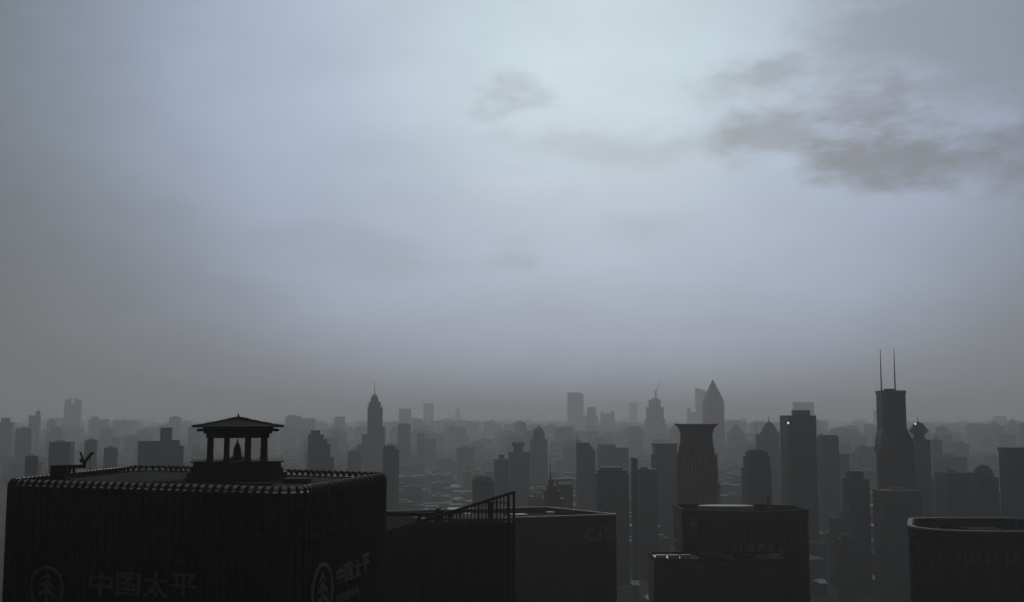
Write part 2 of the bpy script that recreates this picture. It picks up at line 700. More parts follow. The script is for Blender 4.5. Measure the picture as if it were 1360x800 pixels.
HW = 7.6
MB().box(-7.7, 7.7, -7.0, 7.0, 0, pz(621)).box(-7.3, 7.3, -6.6, 6.6, pz(621), pz(613.5)).box(-7.75, 7.75, -7.05, 7.05, pz(614.2), pz(612.4)).build('plinth', M['wood'], pv)
MB().box(-8.3, 8.3, -7.6, 7.6, 0, pz(627)).build('step', M['wood'], pv)
zc0, zc1 = pz(612.4), pz(582)
xs = [-4.65, -1.85, 1.75, 4.55]
for ix, x in enumerate(xs):
    for iy, y in enumerate((-4.6, -1.8, 1.8, 4.6)):
        if 0 < iy < 3:
            continue
        MB().lathe(12, [(.6, zc0), (.6, zc0 + .35), (.5, zc0 + .45), (.48, zc1 + .1)], (x, y)).build('column', M['wood'], pv)
MB().box(-5.3, 5.3, -5.3, 5.3, zc1, pz(576)).build('beam', M['wood'], pv)
MB().box(-5.75, 5.75, -5.75, 5.75, pz(576), pz(573.2)).build('bracket_tier', M['wood'], pv)
MB().box(-6.85, 6.85, -6.85, 6.85, pz(573), pz(570)).build('lower_eave', M['tile'], pv)
MB().box(-5.9, 5.9, -5.9, 5.9, pz(570), pz(567.6)).build('neck_tier', M['wood'], pv)
zr0, zr1, zr2 = pz(568.2), pz(566.6), pz(555)
# sweeping hipped roof: concave slopes, lifted corners
rm = MB()
rings = [(HW, zr0, zr1 - .02), (HW, zr1, zr1), (HW * .72, zr1 + .36, 0), (HW * .46, zr1 + .74, 0), (HW * .22, zr1 + 1.16, 0), (.32, zr2, 0)]
vs, fs = [], []
for r_, z_, _ in rings:
    for cx_, cy_ in ((-1, -1), (0, -1), (1, -1), (1, 0), (1, 1), (0, 1), (-1, 1), (-1, 0)):
        lift = .10 * (r_ / HW) if cx_ and cy_ else 0
        vs.append((cx_ * r_, cy_ * r_, z_ + lift))
for k_ in range(len(rings) - 1):
    for i in range(8):
        a_, b_ = k_ * 8 + i, k_ * 8 + (i + 1) % 8
        fs.append((a_, b_, b_ + 8, a_ + 8))
fs += [tuple(range(8))[::-1], tuple(range(len(rings) * 8 - 8, len(rings) * 8))]
roof = rm.add(vs, fs).build('roof', M['tile'], pv)
for q in range(4):
    a_ = math.pi / 4 + q * math.pi / 2
    rb = MB()
    for (r0, z0, _), (r1, z1, _) in zip(rings[1:-1], rings[2:]):
        s2 = math.sqrt(2)
        rb.bar((math.cos(a_) * r0 * s2, math.sin(a_) * r0 * s2, z0 + .14), (math.cos(a_) * r1 * s2, math.sin(a_) * r1 * s2, z1 + .08), .26, .22)
    rb.build('hip_ridge', M['wood'], roof)
MB().lathe(10, [(.34, zr2 - .1), (.42, zr2 + .12), (.16, zr2 + .3), (.2, zr2 + .42), (.07, zr2 + .6), (.02, pz(547.5))]).build('finial', M['bronze'], pv)
# stupa-shaped bell inside
be = empty('spired_bell', (pc.x - .05, PVY + 5.0, DK + pz(612.4)), 'bell-shaped bronze spire standing inside the pavilion', 'sculpture')


def bz(y):
    return PZ(y, PVY) - PZ(612.4, PVY)


MB().lathe(16, [(1.35, 0), (1.35, .3), (1.1, .34), (1.1, .62)]).build('pedestal', M['bronze'], be)
MB().lathe(20, [(.70, .62), (.74, .8), (.70, 1.6), (.62, 2.1), (.44, 2.6), (.2, 2.95), (.17, 3.1)]).build('bell', M['bronze'], be)
MB().lathe(10, [(.2, 3.05), (.12, 3.3), (.14, 3.4), (.05, 3.7), (.03, bz(583.5))]).build('spire', M['bronze'], be)

# ------------------------------------------------------------------ window-cleaning crane on the roof
CY_ = 196.0


def q3(x, y, Y=CY_):
    return P(x, y, Y)


b0 = q3(80, 628)
cr_ = empty('roof_crane', (b0.x, CY_, DK), 'folded window-cleaning crane with raised jib on ribbed roof edge', 'crane')
mb = MB()
p0, p1 = q3(70.5, 618), q3(91, 630)
mb.box(p0.x, p1.x, CY_ - 1.2, CY_ + 1.2, DK + .3, p0.z)
child_world(mb, 'machine_house', M['steel'], cr_)
mb = MB()
for x in (73, 88):
    q = q3(x, 630)
    mb.box(q.x - .3, q.x + .3, CY_ - 1.3, CY_ + 1.3, DK, DK + .45)
child_world(mb, 'trolley', M['steel'], cr_)
child_world(MB().bar(q3(88, 620.5), q3(113, 619.5), .5, .62), 'boom', M['steel'], cr_)
child_world(MB().bar(q3(111.5, 620.5), q3(112.3, 614), .5, .5).bar(q3(112, 615), q3(121.5, 602.5), .42, .42), 'jib', M['steel'], cr_)
child_world(MB().bar(q3(110.8, 612), q3(106.6, 600.8), .26, .26).bar(q3(107, 612.5), q3(110.6, 611), .6, .7), 'counter_arm', M['steel'], cr_)
child_world(MB().box(q3(120.4, 602).x, q3(123.8, 602).x, CY_ - .4, CY_ + .4, q3(122, 603.8).z, q3(122, 600.9).z), 'jib_head', M['steel'], cr_)
child_world(MB().bar(q3(119.6, 604), q3(119.6, 626), .07, .07), 'cable', M['steel'], cr_)
child_world(MB().bar(q3(98, 620), q3(98, 629.5), .35, .35), 'prop', M['steel'], cr_)

# low plant boxes on the deck
for (x, y, Y, w, dpt, h, lb) in ((340, 640, 178, 5.0, 2.0, .55, 'low flat hatch box in front of the pavilion steps'), (395, 634, 190, 4.2, 3, .6, 'squarish hatch box right of the pavilion'),
                                 (205, 636, 184, 6, 2.2, .45, 'long thin hatch box left of the pavilion')):
    p = P(x, y, Y)
    e = empty('roof_hatch', (p.x, Y, DK), lb, 'hatch', 'hatches on the ribbed tower roof')
    MB().box(-w / 2, w / 2, -dpt / 2, dpt / 2, 0, h).build('curb', M['deck'], e)
    MB().box(-w / 2 - .1, w / 2 + .1, -dpt / 2 - .1, dpt / 2 + .1, h, h + .1).build('lid', M['steel'], e)

# ================================================================== tower with the slanting glass screen
SY = 262.0
x0, x1 = PX(514, SY, 700), PX(684.5, SY, 690)
zt0, zt1 = PZ(707, SY), PZ(653.5, SY)
sc_ = empty('screen_tower', ((x0 + x1) / 2, SY, 0), 'dark tower topped by an open mullioned screen that slants upward', 'tower')
zb = PZ(722, SY)
child_world(MB().box(x0, x1 - .75, SY + .5, SY + 32, 0, zb), 'wall', M['glass'], sc_)
child_world(MB().box(x0 + .02, x1 - .77, SY + .52, SY + 31.9, zb, zb + .25), 'roof_deck', M['deck'], sc_)


def ztop(x):
    return zt0 + (zt1 - zt0) * (x - x0) / (x1 - x0)


def screen_line(y, Y=SY):
    return PZ(y, Y)


nm = 34
for i in range(nm):
    x = x0 + .1 + (x1 - 1.9 - x0) * i / (nm - 1)
    w = .42 if i % 5 == 0 else .24
    child_world(MB().box(x - w / 2, x + w / 2, SY - .12, SY + .3, zb - 30, ztop(x) - .1), 'mullion', M['steel'], sc_)
child_world(MB().bar((x0, SY + .1, ztop(x0)), (x1, SY + .1, ztop(x1)), .55, .62), 'slanting_rail', M['steel'], sc_)
for xx in (x1 - .35, x1 - 1.55):
    child_world(MB().box(xx - .3, xx + .3, SY - .25, SY + .4, 0, ztop(xx)), 'corner_post', M['steel'], sc_)
child_world(MB().box(x1 - .65, x1 - .05, SY + 7.2, SY + 7.8, zb, ztop(x1) - 1.4), 'corner_post', M['steel'], sc_)
child_world(MB().bar((x1 - .35, SY + .3, ztop(x1) - .2), (x1 - .35, SY + 7.5, ztop(x1) - 1.4), .4, .4), 'return_rail', M['steel'], sc_)
for y in (668, 679, 690, 701, 713, 738):
    z = PZ(y, SY)
    xl = max(x0, x0 + (z + .3 - zt0) / (zt1 - zt0) * (x1 - x0))
    child_world(MB().box(xl, x1 - 1.85, SY - .05, SY + .22, z - .12, z + .12), 'transom', M['steel'], sc_)
# glazing of the screen in panels, solid lower band
for i in range(nm - 1):
    xa = x0 + .1 + (x1 - 1.9 - x0) * i / (nm - 1) + .1
    xb = x0 + .1 + (x1 - 1.9 - x0) * (i + 1) / (nm - 1) - .1
    za, zb_ = ztop(xa) - .3, ztop(xb) - .3
    zl = zb - 14
    za, zb_ = min(za, PZ(693, SY)), min(zb_, PZ(693, SY))
    child_world(MB().add([(xa, SY + .1, zl), (xb, SY + .1, zl), (xb, SY + .1, zb_), (xa, SY + .1, za),
                          (xa, SY + .16, zl), (xb, SY + .16, zl), (xb, SY + .16, zb_), (xa, SY + .16, za)],
                         [(0, 1, 2, 3), (7, 6, 5, 4), (0, 4, 5, 1), (1, 5, 6, 2), (2, 6, 7, 3), (3, 7, 4, 0)]), 'pane', M['glass'], sc_)
child_world(MB().box(x1 - 1.26, x1 - .64, SY + .1, SY + .16, zb - 14, PZ(693, SY)), 'pane', M['glass'], sc_)
# plant room and stack behind the screen
pa, pb = PX(600, SY + 9, 690), PX(668, SY + 9, 690)
child_world(MB().box(pa, pb, SY + 6, SY + 20, zb + .25, PZ(689, SY + 6)), 'plant_room', M['steel'], sc_)
child_world(MB().box(PX(648, SY + 8), PX(655.5, SY + 8), SY + 7, SY + 9.5, zb + .25, PZ(667, SY + 7)), 'flue', M['steel'], sc_)
pa, pb = PX(594, SY + 16), PX(613, SY + 16)
child_world(MB().box(pa, pb, SY + 20.5, SY + 26, zb + .25, PZ(678, SY + 21)), 'lift_house', M['steel'], sc_)
child_world(MB().box(pa - .2, pb + .2, SY + 20.3, SY + 26.2, PZ(678, SY + 21) + .002, PZ(676.6, SY + 21)), 'lift_house_roof', M['rim'], sc_)
# its roof crane
BY = SY + 12
bm_c = P(575, 700, BY)
rc = empty('roof_crane', (bm_c.x, BY, zb + .25), 'long-armed roof crane resting level behind the slanting screen', 'crane')
p = lambda x, y, Y=BY: P(x, y, Y)
child_world(MB().bar(p(505, 682.5), p(585, 684), 1.1, 1.0), 'boom', M['steel'], rc)
child_world(MB().box(p(577, 680).x, p(588.5, 680).x, BY - 1.4, BY + 1.4, p(580, 692).z, p(580, 677.5).z), 'machine_house', M['steel'], rc)
child_world(MB().box(p(579, 680).x, p(585, 680).x, BY - .7, BY + .7, p(580, 677.5).z, p(580, 675.6).z), 'winch', M['steel'], rc)
child_world(MB().bar(p(557, 685), p(552, 706), .7, .7).bar(p(557, 685), p(563, 706), .6, .6).bar(p(556, 694), p(572, 686), .4, .4), 'strut', M['steel'], rc)
child_world(MB().box(p(548, 700).x, p(592, 700).x, BY - 1.6, BY + 1.6, zb + .25, p(580, 703).z), 'trolley', M['steel'], rc)
child_world(MB().box(p(580, 690).x, p(586, 690).x, BY - .8, BY + .8, p(580, 703).z, p(580, 691.5).z), 'mast', M['steel'], rc)

# ================================================================== bank tower with the citi sign
CZ = CAMZ - 36.0


def rp3(x, y, z=CZ):
    q = roof_pt(x, y, z)
    return Vector((q.x, q.y))


cFR, cBR = rp3(821.5, 684), rp3(726, 674)
cM = rp3(685, 688.3)
cFL = cM + (cM - cFR) * 0.75
cBL = cFL + (cBR - cFR) * 1.05
cq = [cFL, cFR, cBR, cBL]
cc = sum(cq, Vector((0, 0))) / 4
ct = empty('bank_tower', (cc.x, cc.y, 0), 'dark flat-topped office tower with citi lettering near its corner', 'tower')
co_ = [q - cc for q in rounded(cq, [2, 1.2, 3, 3], 4)]
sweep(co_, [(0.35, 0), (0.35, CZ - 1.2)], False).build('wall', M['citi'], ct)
sweep(co_, [(1.0, CZ - 2.2), (1.0, CZ - 2.0)], True).build('roof_deck', M['deck'], ct)
ring(co_, .1, .9, CZ - 4.6, CZ).build('parapet', M['citi'], ct)
ring(co_, .0, 1.0, CZ, CZ + .35).build('coping', M['rim'], ct)
for k in range(7):
    z = CZ - 8.6 - 4.2 * k
    ring(co_, .0, .34, z - 1.1, z + 1.1).build('spandrel', M['citi'], ct)
cd, cn = face_frame(cFL.to_3d(), cFR.to_3d())
ca = Vector((cFR.x, cFR.y, 0)) + cn * .25
lf = (cFR - cFL).length
nfin = 26
for i in range(nfin):
    q = cFL + (cFR - cFL) * ((i + .5) / nfin) - cc
    o = MB().box(-.22, .22, -.1, .3, CZ - 40, CZ - 4.7).build('pilaster', M['citi'], ct, (q.x, q.y, 0))
    o.rotation_euler.z = math.atan2(cd.y, cd.x)
# raised inner roof edges and plant
cb_d = (cBR - cFR).normalized()
for fr, w, dpt, h, nm_ in ((.30, 9, 7, 2.4, 'plant_room'), (.62, 6, 5, 1.7, 'cooling_unit'), (.80, 3, 3, 2.2, 'cooling_unit')):
    q = cFL.lerp(cFR, fr) + cb_d * 20 - cc
    o = MB().box(-w / 2, w / 2, -dpt / 2, dpt / 2, CZ - 2.0, CZ - 2.0 + h).build(nm_, M['rim'], ct, (q.x, q.y, 0))
    o.rotation_euler.z = math.atan2(cd.y, cd.x)
sign_chars(['c', 'ı', 't', 'ı'], [(777, 703, 791, 719), (795.5, 703.5, 799.5, 719), (801.5, 699, 810, 719), (813.5, 703, 817, 718)],
           ca, cn, cd, ct, M['sign2'], .05)
# the arc over the letters
arc = MB()
prev = None
for i in range(11):
    f = i / 10
    q = on_plane(797 + 19 * f, 701.5 - 4.2 * math.sin(math.pi * f), ca, cn)
    if prev is not None:
        arc.bar(prev, q, .3, .45)
    prev = q
child_world(arc, 'sign_arc', M['sign2'], ct)

# ================================================================== curved tower with AURORA sign
AZ = CAMZ - 36.0
AY = 465.0
aw0, aw1 = PX(898, AY, 680), PX(1060.5, AY, 680)
acx = (aw0 + aw1) / 2
au = empty('curved_tower', (acx, AY, 0), 'dark tower with a bowed front reading AURORA above a lower slab', 'tower')
hw = (aw1 - aw0) / 2
front = []
for i in range(21):
    s = -1 + 2 * i / 20
    front.append(Vector((s * hw, -26 + 10 * s * s)))
ap = front + [Vector((hw, 2)), Vector((hw * .5, 9)), Vector((-hw * .5, 12)), Vector((-hw, 10))]
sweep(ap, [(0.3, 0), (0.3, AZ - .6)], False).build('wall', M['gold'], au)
sweep(ap, [(1.2, AZ - 3.4), (1.2, AZ - 3.2)], True).build('roof_deck', M['deck'], au)
ring(ap, .0, .9, AZ - 3.0, AZ).build('parapet', M['gold'], au)
ring(ap, -.1, 1.0, AZ, AZ + .3).build('coping', M['steel'], au)
# shallow pale drum of the roof showing over the front parapet
MB().lathe(40, [(11.5, AZ - 3.2), (11.5, AZ + .1), (11.0, AZ + .35), (2, AZ + .62)], (-4, 3), 0, .45).build('roof_drum', M['rim'], au)
MB().lathe(6, [(.35, AZ - 3), (.3, AZ + 3.4), (.06, AZ + 4.2)], (14, 6)).build('mast', M['steel'], au)
for i in range(20):
    s0, s1 = front[i], front[i + 1]
    d_ = (s1 - s0).normalized()
    n_ = Vector((d_.y, -d_.x))
    q = s0 + n_ * .05
    o = MB().box(-.14, .14, -.18, .2, AZ - 45, AZ - 3.1).build('mullion', M['gold'], au, (q.x, q.y, 0))
    o.rotation_euler.z = math.atan2(d_.y, d_.x)
for k in range(8):
    z = AZ - 6 - 4.0 * k
    ring(ap, .12, .29, z - .45, z + .45).build('spandrel', M['gold'], au)


def bow_pt(x, y):
    """point on the bowed front seen at this pixel"""
    best = None
    for i in range(20):
        a = front[i].to_3d() + au.location
        c = front[i + 1].to_3d() + au.location
        d_, n_ = face_frame(a, c)
        q = on_plane(x, y, a + n_ * .35, n_)
        s = (q - a).dot(d_) / (c - a).length
        if -.02 <= s <= 1.02:
            best = (q, d_, n_)
    return best


for ch, (xa, xb) in zip('AURORA', ((970, 981), (983, 993), (995.5, 1004.5), (1006.5, 1018), (1020.5, 1029.5), (1032, 1043))):
    q, d_, n_ = bow_pt((xa + xb) / 2, 742)
    q2, _, _ = bow_pt((xa + xb) / 2, 724)
    w = (xb - xa) * q.y / F_PX
    text_mesh('sign_character', ch, 4, .3, M['sign'], au, q - d_ * (w / 2), d_, .05, w, q2.z - q.z)
for ch, ya, yb in (('震', 688, 700), ('旦', 701.5, 712)):
    q, d_, n_ = bow_pt(921, yb)
    q2, _, _ = bow_pt(921, ya)
    w = 13 * q.y / F_PX
    text_mesh('sign_character', ch, 4, .3, M['sign'], au, q - d_ * (w / 2), d_, .03, w, q2.z - q.z)
# lower slab in front
ly0, ly1 = 415.0, 436.0
LZ = PZ(741, ly0)
lx0, lx1 = PX(868.5, ly0, 742), PX(1050, ly0, 742)
lo = empty('low_slab_block', ((lx0 + lx1) / 2, ly0, 0), 'plain dark slab block standing before the bowed tower', 'building')
lw = (lx1 - lx0) / 2
lpts = [Vector((-lw, 0)), Vector((-lw * .72, -3.2)), Vector((0, -5)), Vector((lw, -4)), Vector((lw, 18)), Vector((-lw, 18))]
MB().prism(lpts, 0, LZ - .8).build('wall', M['gold'], lo)
ring(lpts, -.1, .7, LZ - .8, LZ).build('parapet', M['steel'], lo)
for i, (fx, fy, w, dpt, h, mt_) in enumerate(((-.88, 3, 3.6, 3, .7, 'rim'), (-.70, 2.5, 3.6, 3, .8, 'rim'), (-.52, 2, 3.6, 3, .9, 'rim'), (-.15, 3, 8, 5, 1.1, 'steel'),
                                              (.35, 3, 7, 4, 1.0, 'steel'), (.80, 4, 4.4, 2.2, .9, 'rim'))):
    MB().box(-w / 2, w / 2, -dpt / 2, dpt / 2, LZ - .8, LZ - .8 + h + .8).build('roof_unit', M[mt_], lo, (fx * lw, fy, 0))
for k in range(5):
    z = LZ - 4 - 4.0 * k
    ring(lpts, -.16, -.01, z - .5, z + .5).build('spandrel', M['gold'], lo)

# ================================================================== rounded tower with a pale rim
RZ = CAMZ - 37.0
rq = [rp3(1204, 704.5, RZ), rp3(1410, 706, RZ), rp3(1395, 687.0, RZ), rp3(1207, 687.3, RZ)]
rcx = sum(rq, Vector((0, 0))) / 4
rt = empty('round_cornered_tower', (rcx.x, rcx.y, 0), 'black tower with rounded corners and pale rim round its sunken roof', 'tower')
ro = [q - rcx for q in rounded(rq, [17, 14, 14, 9], 12)]
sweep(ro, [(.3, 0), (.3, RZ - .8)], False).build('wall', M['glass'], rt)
sweep(ro, [(2.4, RZ - 4.2), (2.4, RZ - 4.0)], True).build('roof_deck', M['deck'], rt)
ring(ro, .0, 2.3, RZ - 4.2, RZ - .5).build('parapet', M['steel'], rt)
ring(ro, -.15, 1.5, RZ - .5, RZ).build('rim', M['rim'], rt)
for k in range(6):
    z = RZ - 5.5 - 4.2 * k
    ring(ro, .14, .29, z - .5, z + .5).build('spandrel', M['glass'], rt)
for p_, n_, a_ in resample(ro, 3.0):
    if n_.y < .2:
        o = MB().box(-.12, .12, -.05, .3, RZ - 32, RZ - 4).build('mullion', M['glass'], rt, (p_.x, p_.y, 0))
        o.rotation_euler.z = a_
MB().box(-6, 6, -4, 4, RZ - 4, RZ - 1.6).build('plant_room', M['deck'], rt)
q = rp3(1245, 700, RZ) - rcx
MB().box(-.25, .25, -.25, .25, RZ - 4, RZ + .2).build('post', M['rim'], rt, (q.x, q.y, 0))
# worn sign strokes on the front (too faint in the photo to read)
rd, rn = face_frame(rq[0].to_3d(), rq[1].to_3d())
ra_ = Vector((rq[0].x, rq[0].y, 0)) + rn * .45
for (xa, xb, ya, yb) in ((1273.5, 1276, 736, 748), (1276.6, 1279.4, 738, 739.4), (1281, 1283, 736, 751), (1284, 1286, 743, 751), (1290, 1292, 736, 751),
                         (1294, 1296, 744, 751), (1297, 1303, 736, 738), (1297, 1303, 742, 744), (1299, 1301, 736, 748), (1310, 1312, 736, 751), (1307, 1315, 744, 746),
                         (1320, 1322, 736, 751), (1322.6, 1327, 740, 742), (1336, 1338, 736, 749), (1338.6, 1343, 744, 746), (1347, 1350, 736, 748)):
    q0, q1 = on_plane(xa, yb, ra_, rn), on_plane(xb, ya, ra_, rn)
    child_world(MB().add([q0 - rn * .1, q0 + rd * (q1 - q0).dot(rd) - rn * .1, q1 - rn * .1, q1 - rd * (q1 - q0).dot(rd) - rn * .1,
                          q0 + rn * .1, q0 + rd * (q1 - q0).dot(rd) + rn * .1, q1 + rn * .1, q1 - rd * (q1 - q0).dot(rd) + rn * .1],
                         [(0, 3, 2, 1), (4, 5, 6, 7), (0, 1, 5, 4), (1, 2, 6, 5), (2, 3, 7, 6), (3, 0, 4, 7)]), 'sign_stroke', M['sign2'], rt)

# ================================================================== the skyline
def far_d(d):
    return d * .7 if d < 2400 else 1680 + (d - 2400) * 2.2


HERO = []
FOOT = []                                             # (x, y, radius) of placed buildings


def box_part(name, mat, parent, d, yaw, x0, x1, yt, yb=None, dr=.8, yr=None, off=0.0):
    X0, X1 = PX(x0, d), PX(x1, d)
    zt = PZ(yt, d)
    zb_ = 0 if yb is None else PZ(yb, d)
    W = X1 - X0
    c, s = abs(math.cos(yaw)), abs(math.sin(yaw))
    w = W / (c + dr * s)
    dp_ = w * dr
    mb_ = MB().box(-w / 2, w / 2, -dp_ / 2, dp_ / 2, zb_, zt)
    if yr is not None:                                # slanted top: yt at left, yr at right
        zr = PZ(yr, d)
        v = [list(q) for q in mb_.v]
        for i in (5, 6):
            v[i][2] = zr
        mb_.v = [tuple(q) for q in v]
    o = mb_.build(name, mat, parent, (( X0 + X1) / 2 - parent.location.x, off, 0))
    o.rotation_euler.z = yaw
    return o


def lathe_part(name, mat, parent, d, yaw, n, prof, xc, sy=1.0, off=0.0):
    k = max(abs(math.cos(yaw + 2 * math.pi * i / n + math.pi / n)) for i in range(n))
    pr = [(max(r, .01) / k * d / F_PX, 0 if y is None else PZ(y, d)) for r, y in prof]
    o = MB().lathe(n, pr, (0, 0), yaw + math.pi / n, sy).build(name, mat, parent, (PX(xc, d) - parent.location.x, off, 0))
    if n > 8:
        for f in o.data.polygons:
            f.use_smooth = len(f.vertices) == 4
    return o


def tower(name, label, d, yaw, mat, parts, cat='building', group=None):
    d = far_d(d)
    xa = min([q[2] for q in parts if q[1] == 'box'] + [q[4] - q[3][0][0] for q in parts if q[1] == 'lathe'])
    xb = max([q[3] for q in parts if q[1] == 'box'] + [q[4] + q[3][0][0] for q in parts if q[1] == 'lathe'])
    e = empty(name, (PX((xa + xb) / 2, d), d, 0), label, cat, group)
    FOOT.append((e.location.x, d, (PX(xb, d) - PX(xa, d)) * .75 + 8))
    HERO.append((e.location.x, d, name.replace('_', ' ')))
    mt_ = FAC[mat] if isinstance(mat, int) else mat
    res = []
    for q in parts:
        m_ = mt_
        kw = {}
        q = list(q)
        if isinstance(q[-1], dict):
            kw = dict(q.pop())
            m_ = kw.pop('mat', mt_)
        if q[1] == 'box':
            res.append(box_part(q[0], m_, e, d, R(yaw), *q[2:], **kw))
        else:
            res.append(lathe_part(q[0], m_, e, d, R(yaw), q[2], q[3], q[4], **kw))
    return e, res


ST = {'mat': M['steel']}
RF = {'mat': M['greyroof']}
# --- towers that can be picked out, left to right. numbers: distance, yaw, facade, parts
tower('twin_peaked_tower', 'faint tall tower with two peaks and a notch between them', 4700, 12, 0,
      [('wall', 'box', 84, 107, 537), ('left_peak', 'box', 84.5, 93, 531, 538, .8, 529), ('right_peak', 'box', 96.5, 106.5, 529, 538, .8, 531)], 'tower')
e_, r_ = tower('wide_block', 'broad dark block with a box penthouse rising behind the ribbed roof', 1900, 8, 0,
      [('wall', 'box', 185, 226, 586), ('wing', 'box', 225, 239, 584.5), ('low_wing', 'box', 238, 244.5, 592), ('penthouse', 'box', 213, 228.5, 568, 586, .7)])
tower('plain_block', 'small plain block beside the broad block with penthouse', 2200, 15, 4, [('wall', 'box', 138, 158, 595), ('roof_plant', 'box', 143, 152, 593, 596, .6, RF)])
tower('plain_tower', 'grey flat tower rising behind the folded roof crane', 2450, 10, 0, [('wall', 'box', 113, 130, 585), ('roof_plant', 'box', 117, 126, 582.5, 586, .6, RF)])
tower('wide_tower', 'broad grey tower behind the machine house of the roof crane', 2150, 6, 4, [('wall', 'box', 68, 97, 587), ('roof_plant', 'box', 75, 86, 585, 588, .6, RF)])
tower('low_block', 'low dark block by the rounded corner of the ribbed tower', 1750, 20, 2, [('wall', 'box', 34, 53, 606), ('roof_plant', 'box', 40, 47, 604, 607, .6, RF)])
tower('small_tower', 'hazy small tower near the twin-peaked tower, antenna on roof', 3600, 14, 5, [('wall', 'box', 37, 53, 552), ('cap', 'box', 46, 52, 546, 553, .8), ('mast', 'lathe', 6, [(.5, 547), (.1, 541)], 49)], 'tower')
tower('slab_tower', 'hazy flat slab next to the low dark block', 2900, 18, 0, [('wall', 'box', 20, 43, 569), ('roof_plant', 'box', 27, 36, 567, 570, .5, RF)])
tower('edge_tower', 'hazy tower with stepped top left of the hazy slab', 3200, 10, 1, [('wall', 'box', -4, 17, 561), ('cap', 'box', 1, 12, 555, 562)])
tower('pale_tower', 'slim hazy tower between the twin-peaked and grey flat towers', 3900, 9, 0, [('wall', 'box', 62, 73, 558), ('roof_plant', 'box', 64, 70, 556, 559, .6)])
tower('pale_slab', 'hazy broad slab right of the twin-peaked tower', 4300, 16, 5, [('wall', 'box', 116, 146, 557), ('step', 'box', 120, 130, 553.5, 558)])
tower('pale_slab', 'hazy slab with slim mast left of the pavilion', 4500, 9, 1, [('wall', 'box', 150, 178, 558), ('mast', 'lathe', 6, [(.5, 558), (.1, 548)], 163)])
tower('pale_block', 'hazy low block close to the pavilion eaves', 3300, 12, 0, [('wall', 'box', 246, 263, 601), ('roof_plant', 'box', 250, 257, 599.5, 602, .6, RF)])
tower('paired_slab', 'tall hazy pair of flat slabs, taller half nearer the pavilion', 4100, 5, 0,
      [('wall', 'box', 379, 399.5, 553), ('wing', 'box', 399, 418, 555.5), ('roof_plant', 'box', 383, 393, 551.5, 554, .6, RF)])
tower('stepped_tower', 'dark stepped tower whose right side descends in three terraces', 2150, 12, 3,
      [('wall', 'box', 408, 431, 577), ('cap', 'box', 412, 426, 571.5, 578), ('upper_terrace', 'box', 428, 435, 583), ('middle_terrace', 'box', 431, 439.5, 590), ('lower_terrace', 'box', 435, 444.5, 607)])
tower('slim_tower', 'slim hazy tower with a lower wing between stepped and spired towers', 4300, 8, 4,
      [('wall', 'box', 443.5, 458.5, 553.5), ('wing', 'box', 457, 463, 575)], 'tower')
tower('low_wing_block', 'grey block at the foot of the spired tower', 2500, 12, 4, [('wall', 'box', 461, 480, 599.5), ('roof_plant', 'box', 465, 473, 598, 600, .6, RF)])
tower('spired_tower', 'tall dark tower with stepped crown, domed cap and needle spire', 2750, 6, 3,
      [('wall', 'box', 487, 508.5, 541), ('right_shoulder', 'box', 506, 511.5, 567), ('base', 'box', 480, 512, 577), ('lower_base', 'box', 475.5, 513, 590),
       ('crown', 'box', 489, 505.5, 534, 542, .9), ('crown_cornice', 'box', 487.5, 506.5, 537.5, 539.3, .9), ('crown_tier', 'box', 491.5, 502.5, 529, 535, .9),
       ('dome', 'lathe', 16, [(4.2, 529.5), (4.2, 527.5), (3.4, 525.8), (1.6, 524.6), (.5, 524)], 496.8), ('spire', 'lathe', 8, [(.7, 524.5), (.35, 515), (.1, 505)], 496.8)], 'tower')
tower('curved_annex', 'dark block with rounded shoulder beside the spired tower', 2050, 10, 4,
      [('wall', 'box', 508, 526, 592.5), ('shoulder', 'box', 524, 530.5, 597), ('roof_plant', 'box', 513, 522, 590.8, 593, .6, RF)])
tower('tall_slab', 'tall pale slab rising behind a darker twin, right of the spire', 4700, 8, 0, [('wall', 'box', 529, 546, 543)], 'tower')
tower('tall_slab', 'dark grey slab in front of its paler taller twin', 3000, 8, 0, [('wall', 'box', 527.5, 545.5, 563.5), ('roof_plant', 'box', 531, 541, 562.3, 564, .6, RF)], 'tower')
tower('thin_tower', 'thin dark-topped tower right of the grey twin slabs', 3000, 10, 4, [('wall', 'box', 554, 564, 575)], 'tower')
tower('faint_tower', 'faint tall slab almost lost in haze, flat top', 5600, 6, 0, [('wall', 'box', 561.5, 576, 536)], 'tower')
tower('faint_needle_tower', 'very faint needle-topped tower in the haze', 6800, 8, 0, [('wall', 'box', 604, 612, 548), ('neck', 'box', 606, 610, 541, 549), ('spire', 'lathe', 8, [(.8, 541), (.1, 535)], 608)], 'tower')
for (a, b_, yt, d_, lb) in ((625, 640, 560.5, 5400, 'faint slab with roof box in the haze, left of a pair'), (648, 661, 559, 5500, 'faint slim slab in the haze, right of a pair'),
                            (681, 693, 560, 5600, 'faint slim tower behind the drum-topped block'), (731, 744, 579, 4100, 'hazy tower with rounded top beyond the domed tower')):
    tower('faint_slab', lb, d_, 10, 0, [('wall', 'box', a, b_, yt), ('roof_plant', 'box', a + 3, b_ - 4, yt - 2, yt + 1, .6)], 'tower')
tower('round_topped_block', 'dark block with a rounded barrel top behind the slanting screen', 1650, 5, 4,
      [('wall', 'box', 627, 657, 641), ('barrel_top', 'lathe', 24, [(15, 641.5), (14.4, 638), (12.5, 634.5), (9, 632), (4, 631)], 642)])
tower('drum_topped_block', 'grey block with a raised roof box and overhanging lid', 2350, 8, 3,
      [('wall', 'box', 675, 703.5, 600), ('roof_box', 'box', 682, 694.5, 592, 601, .8), ('lid', 'box', 680, 696.5, 587.5, 592.5, .8)])
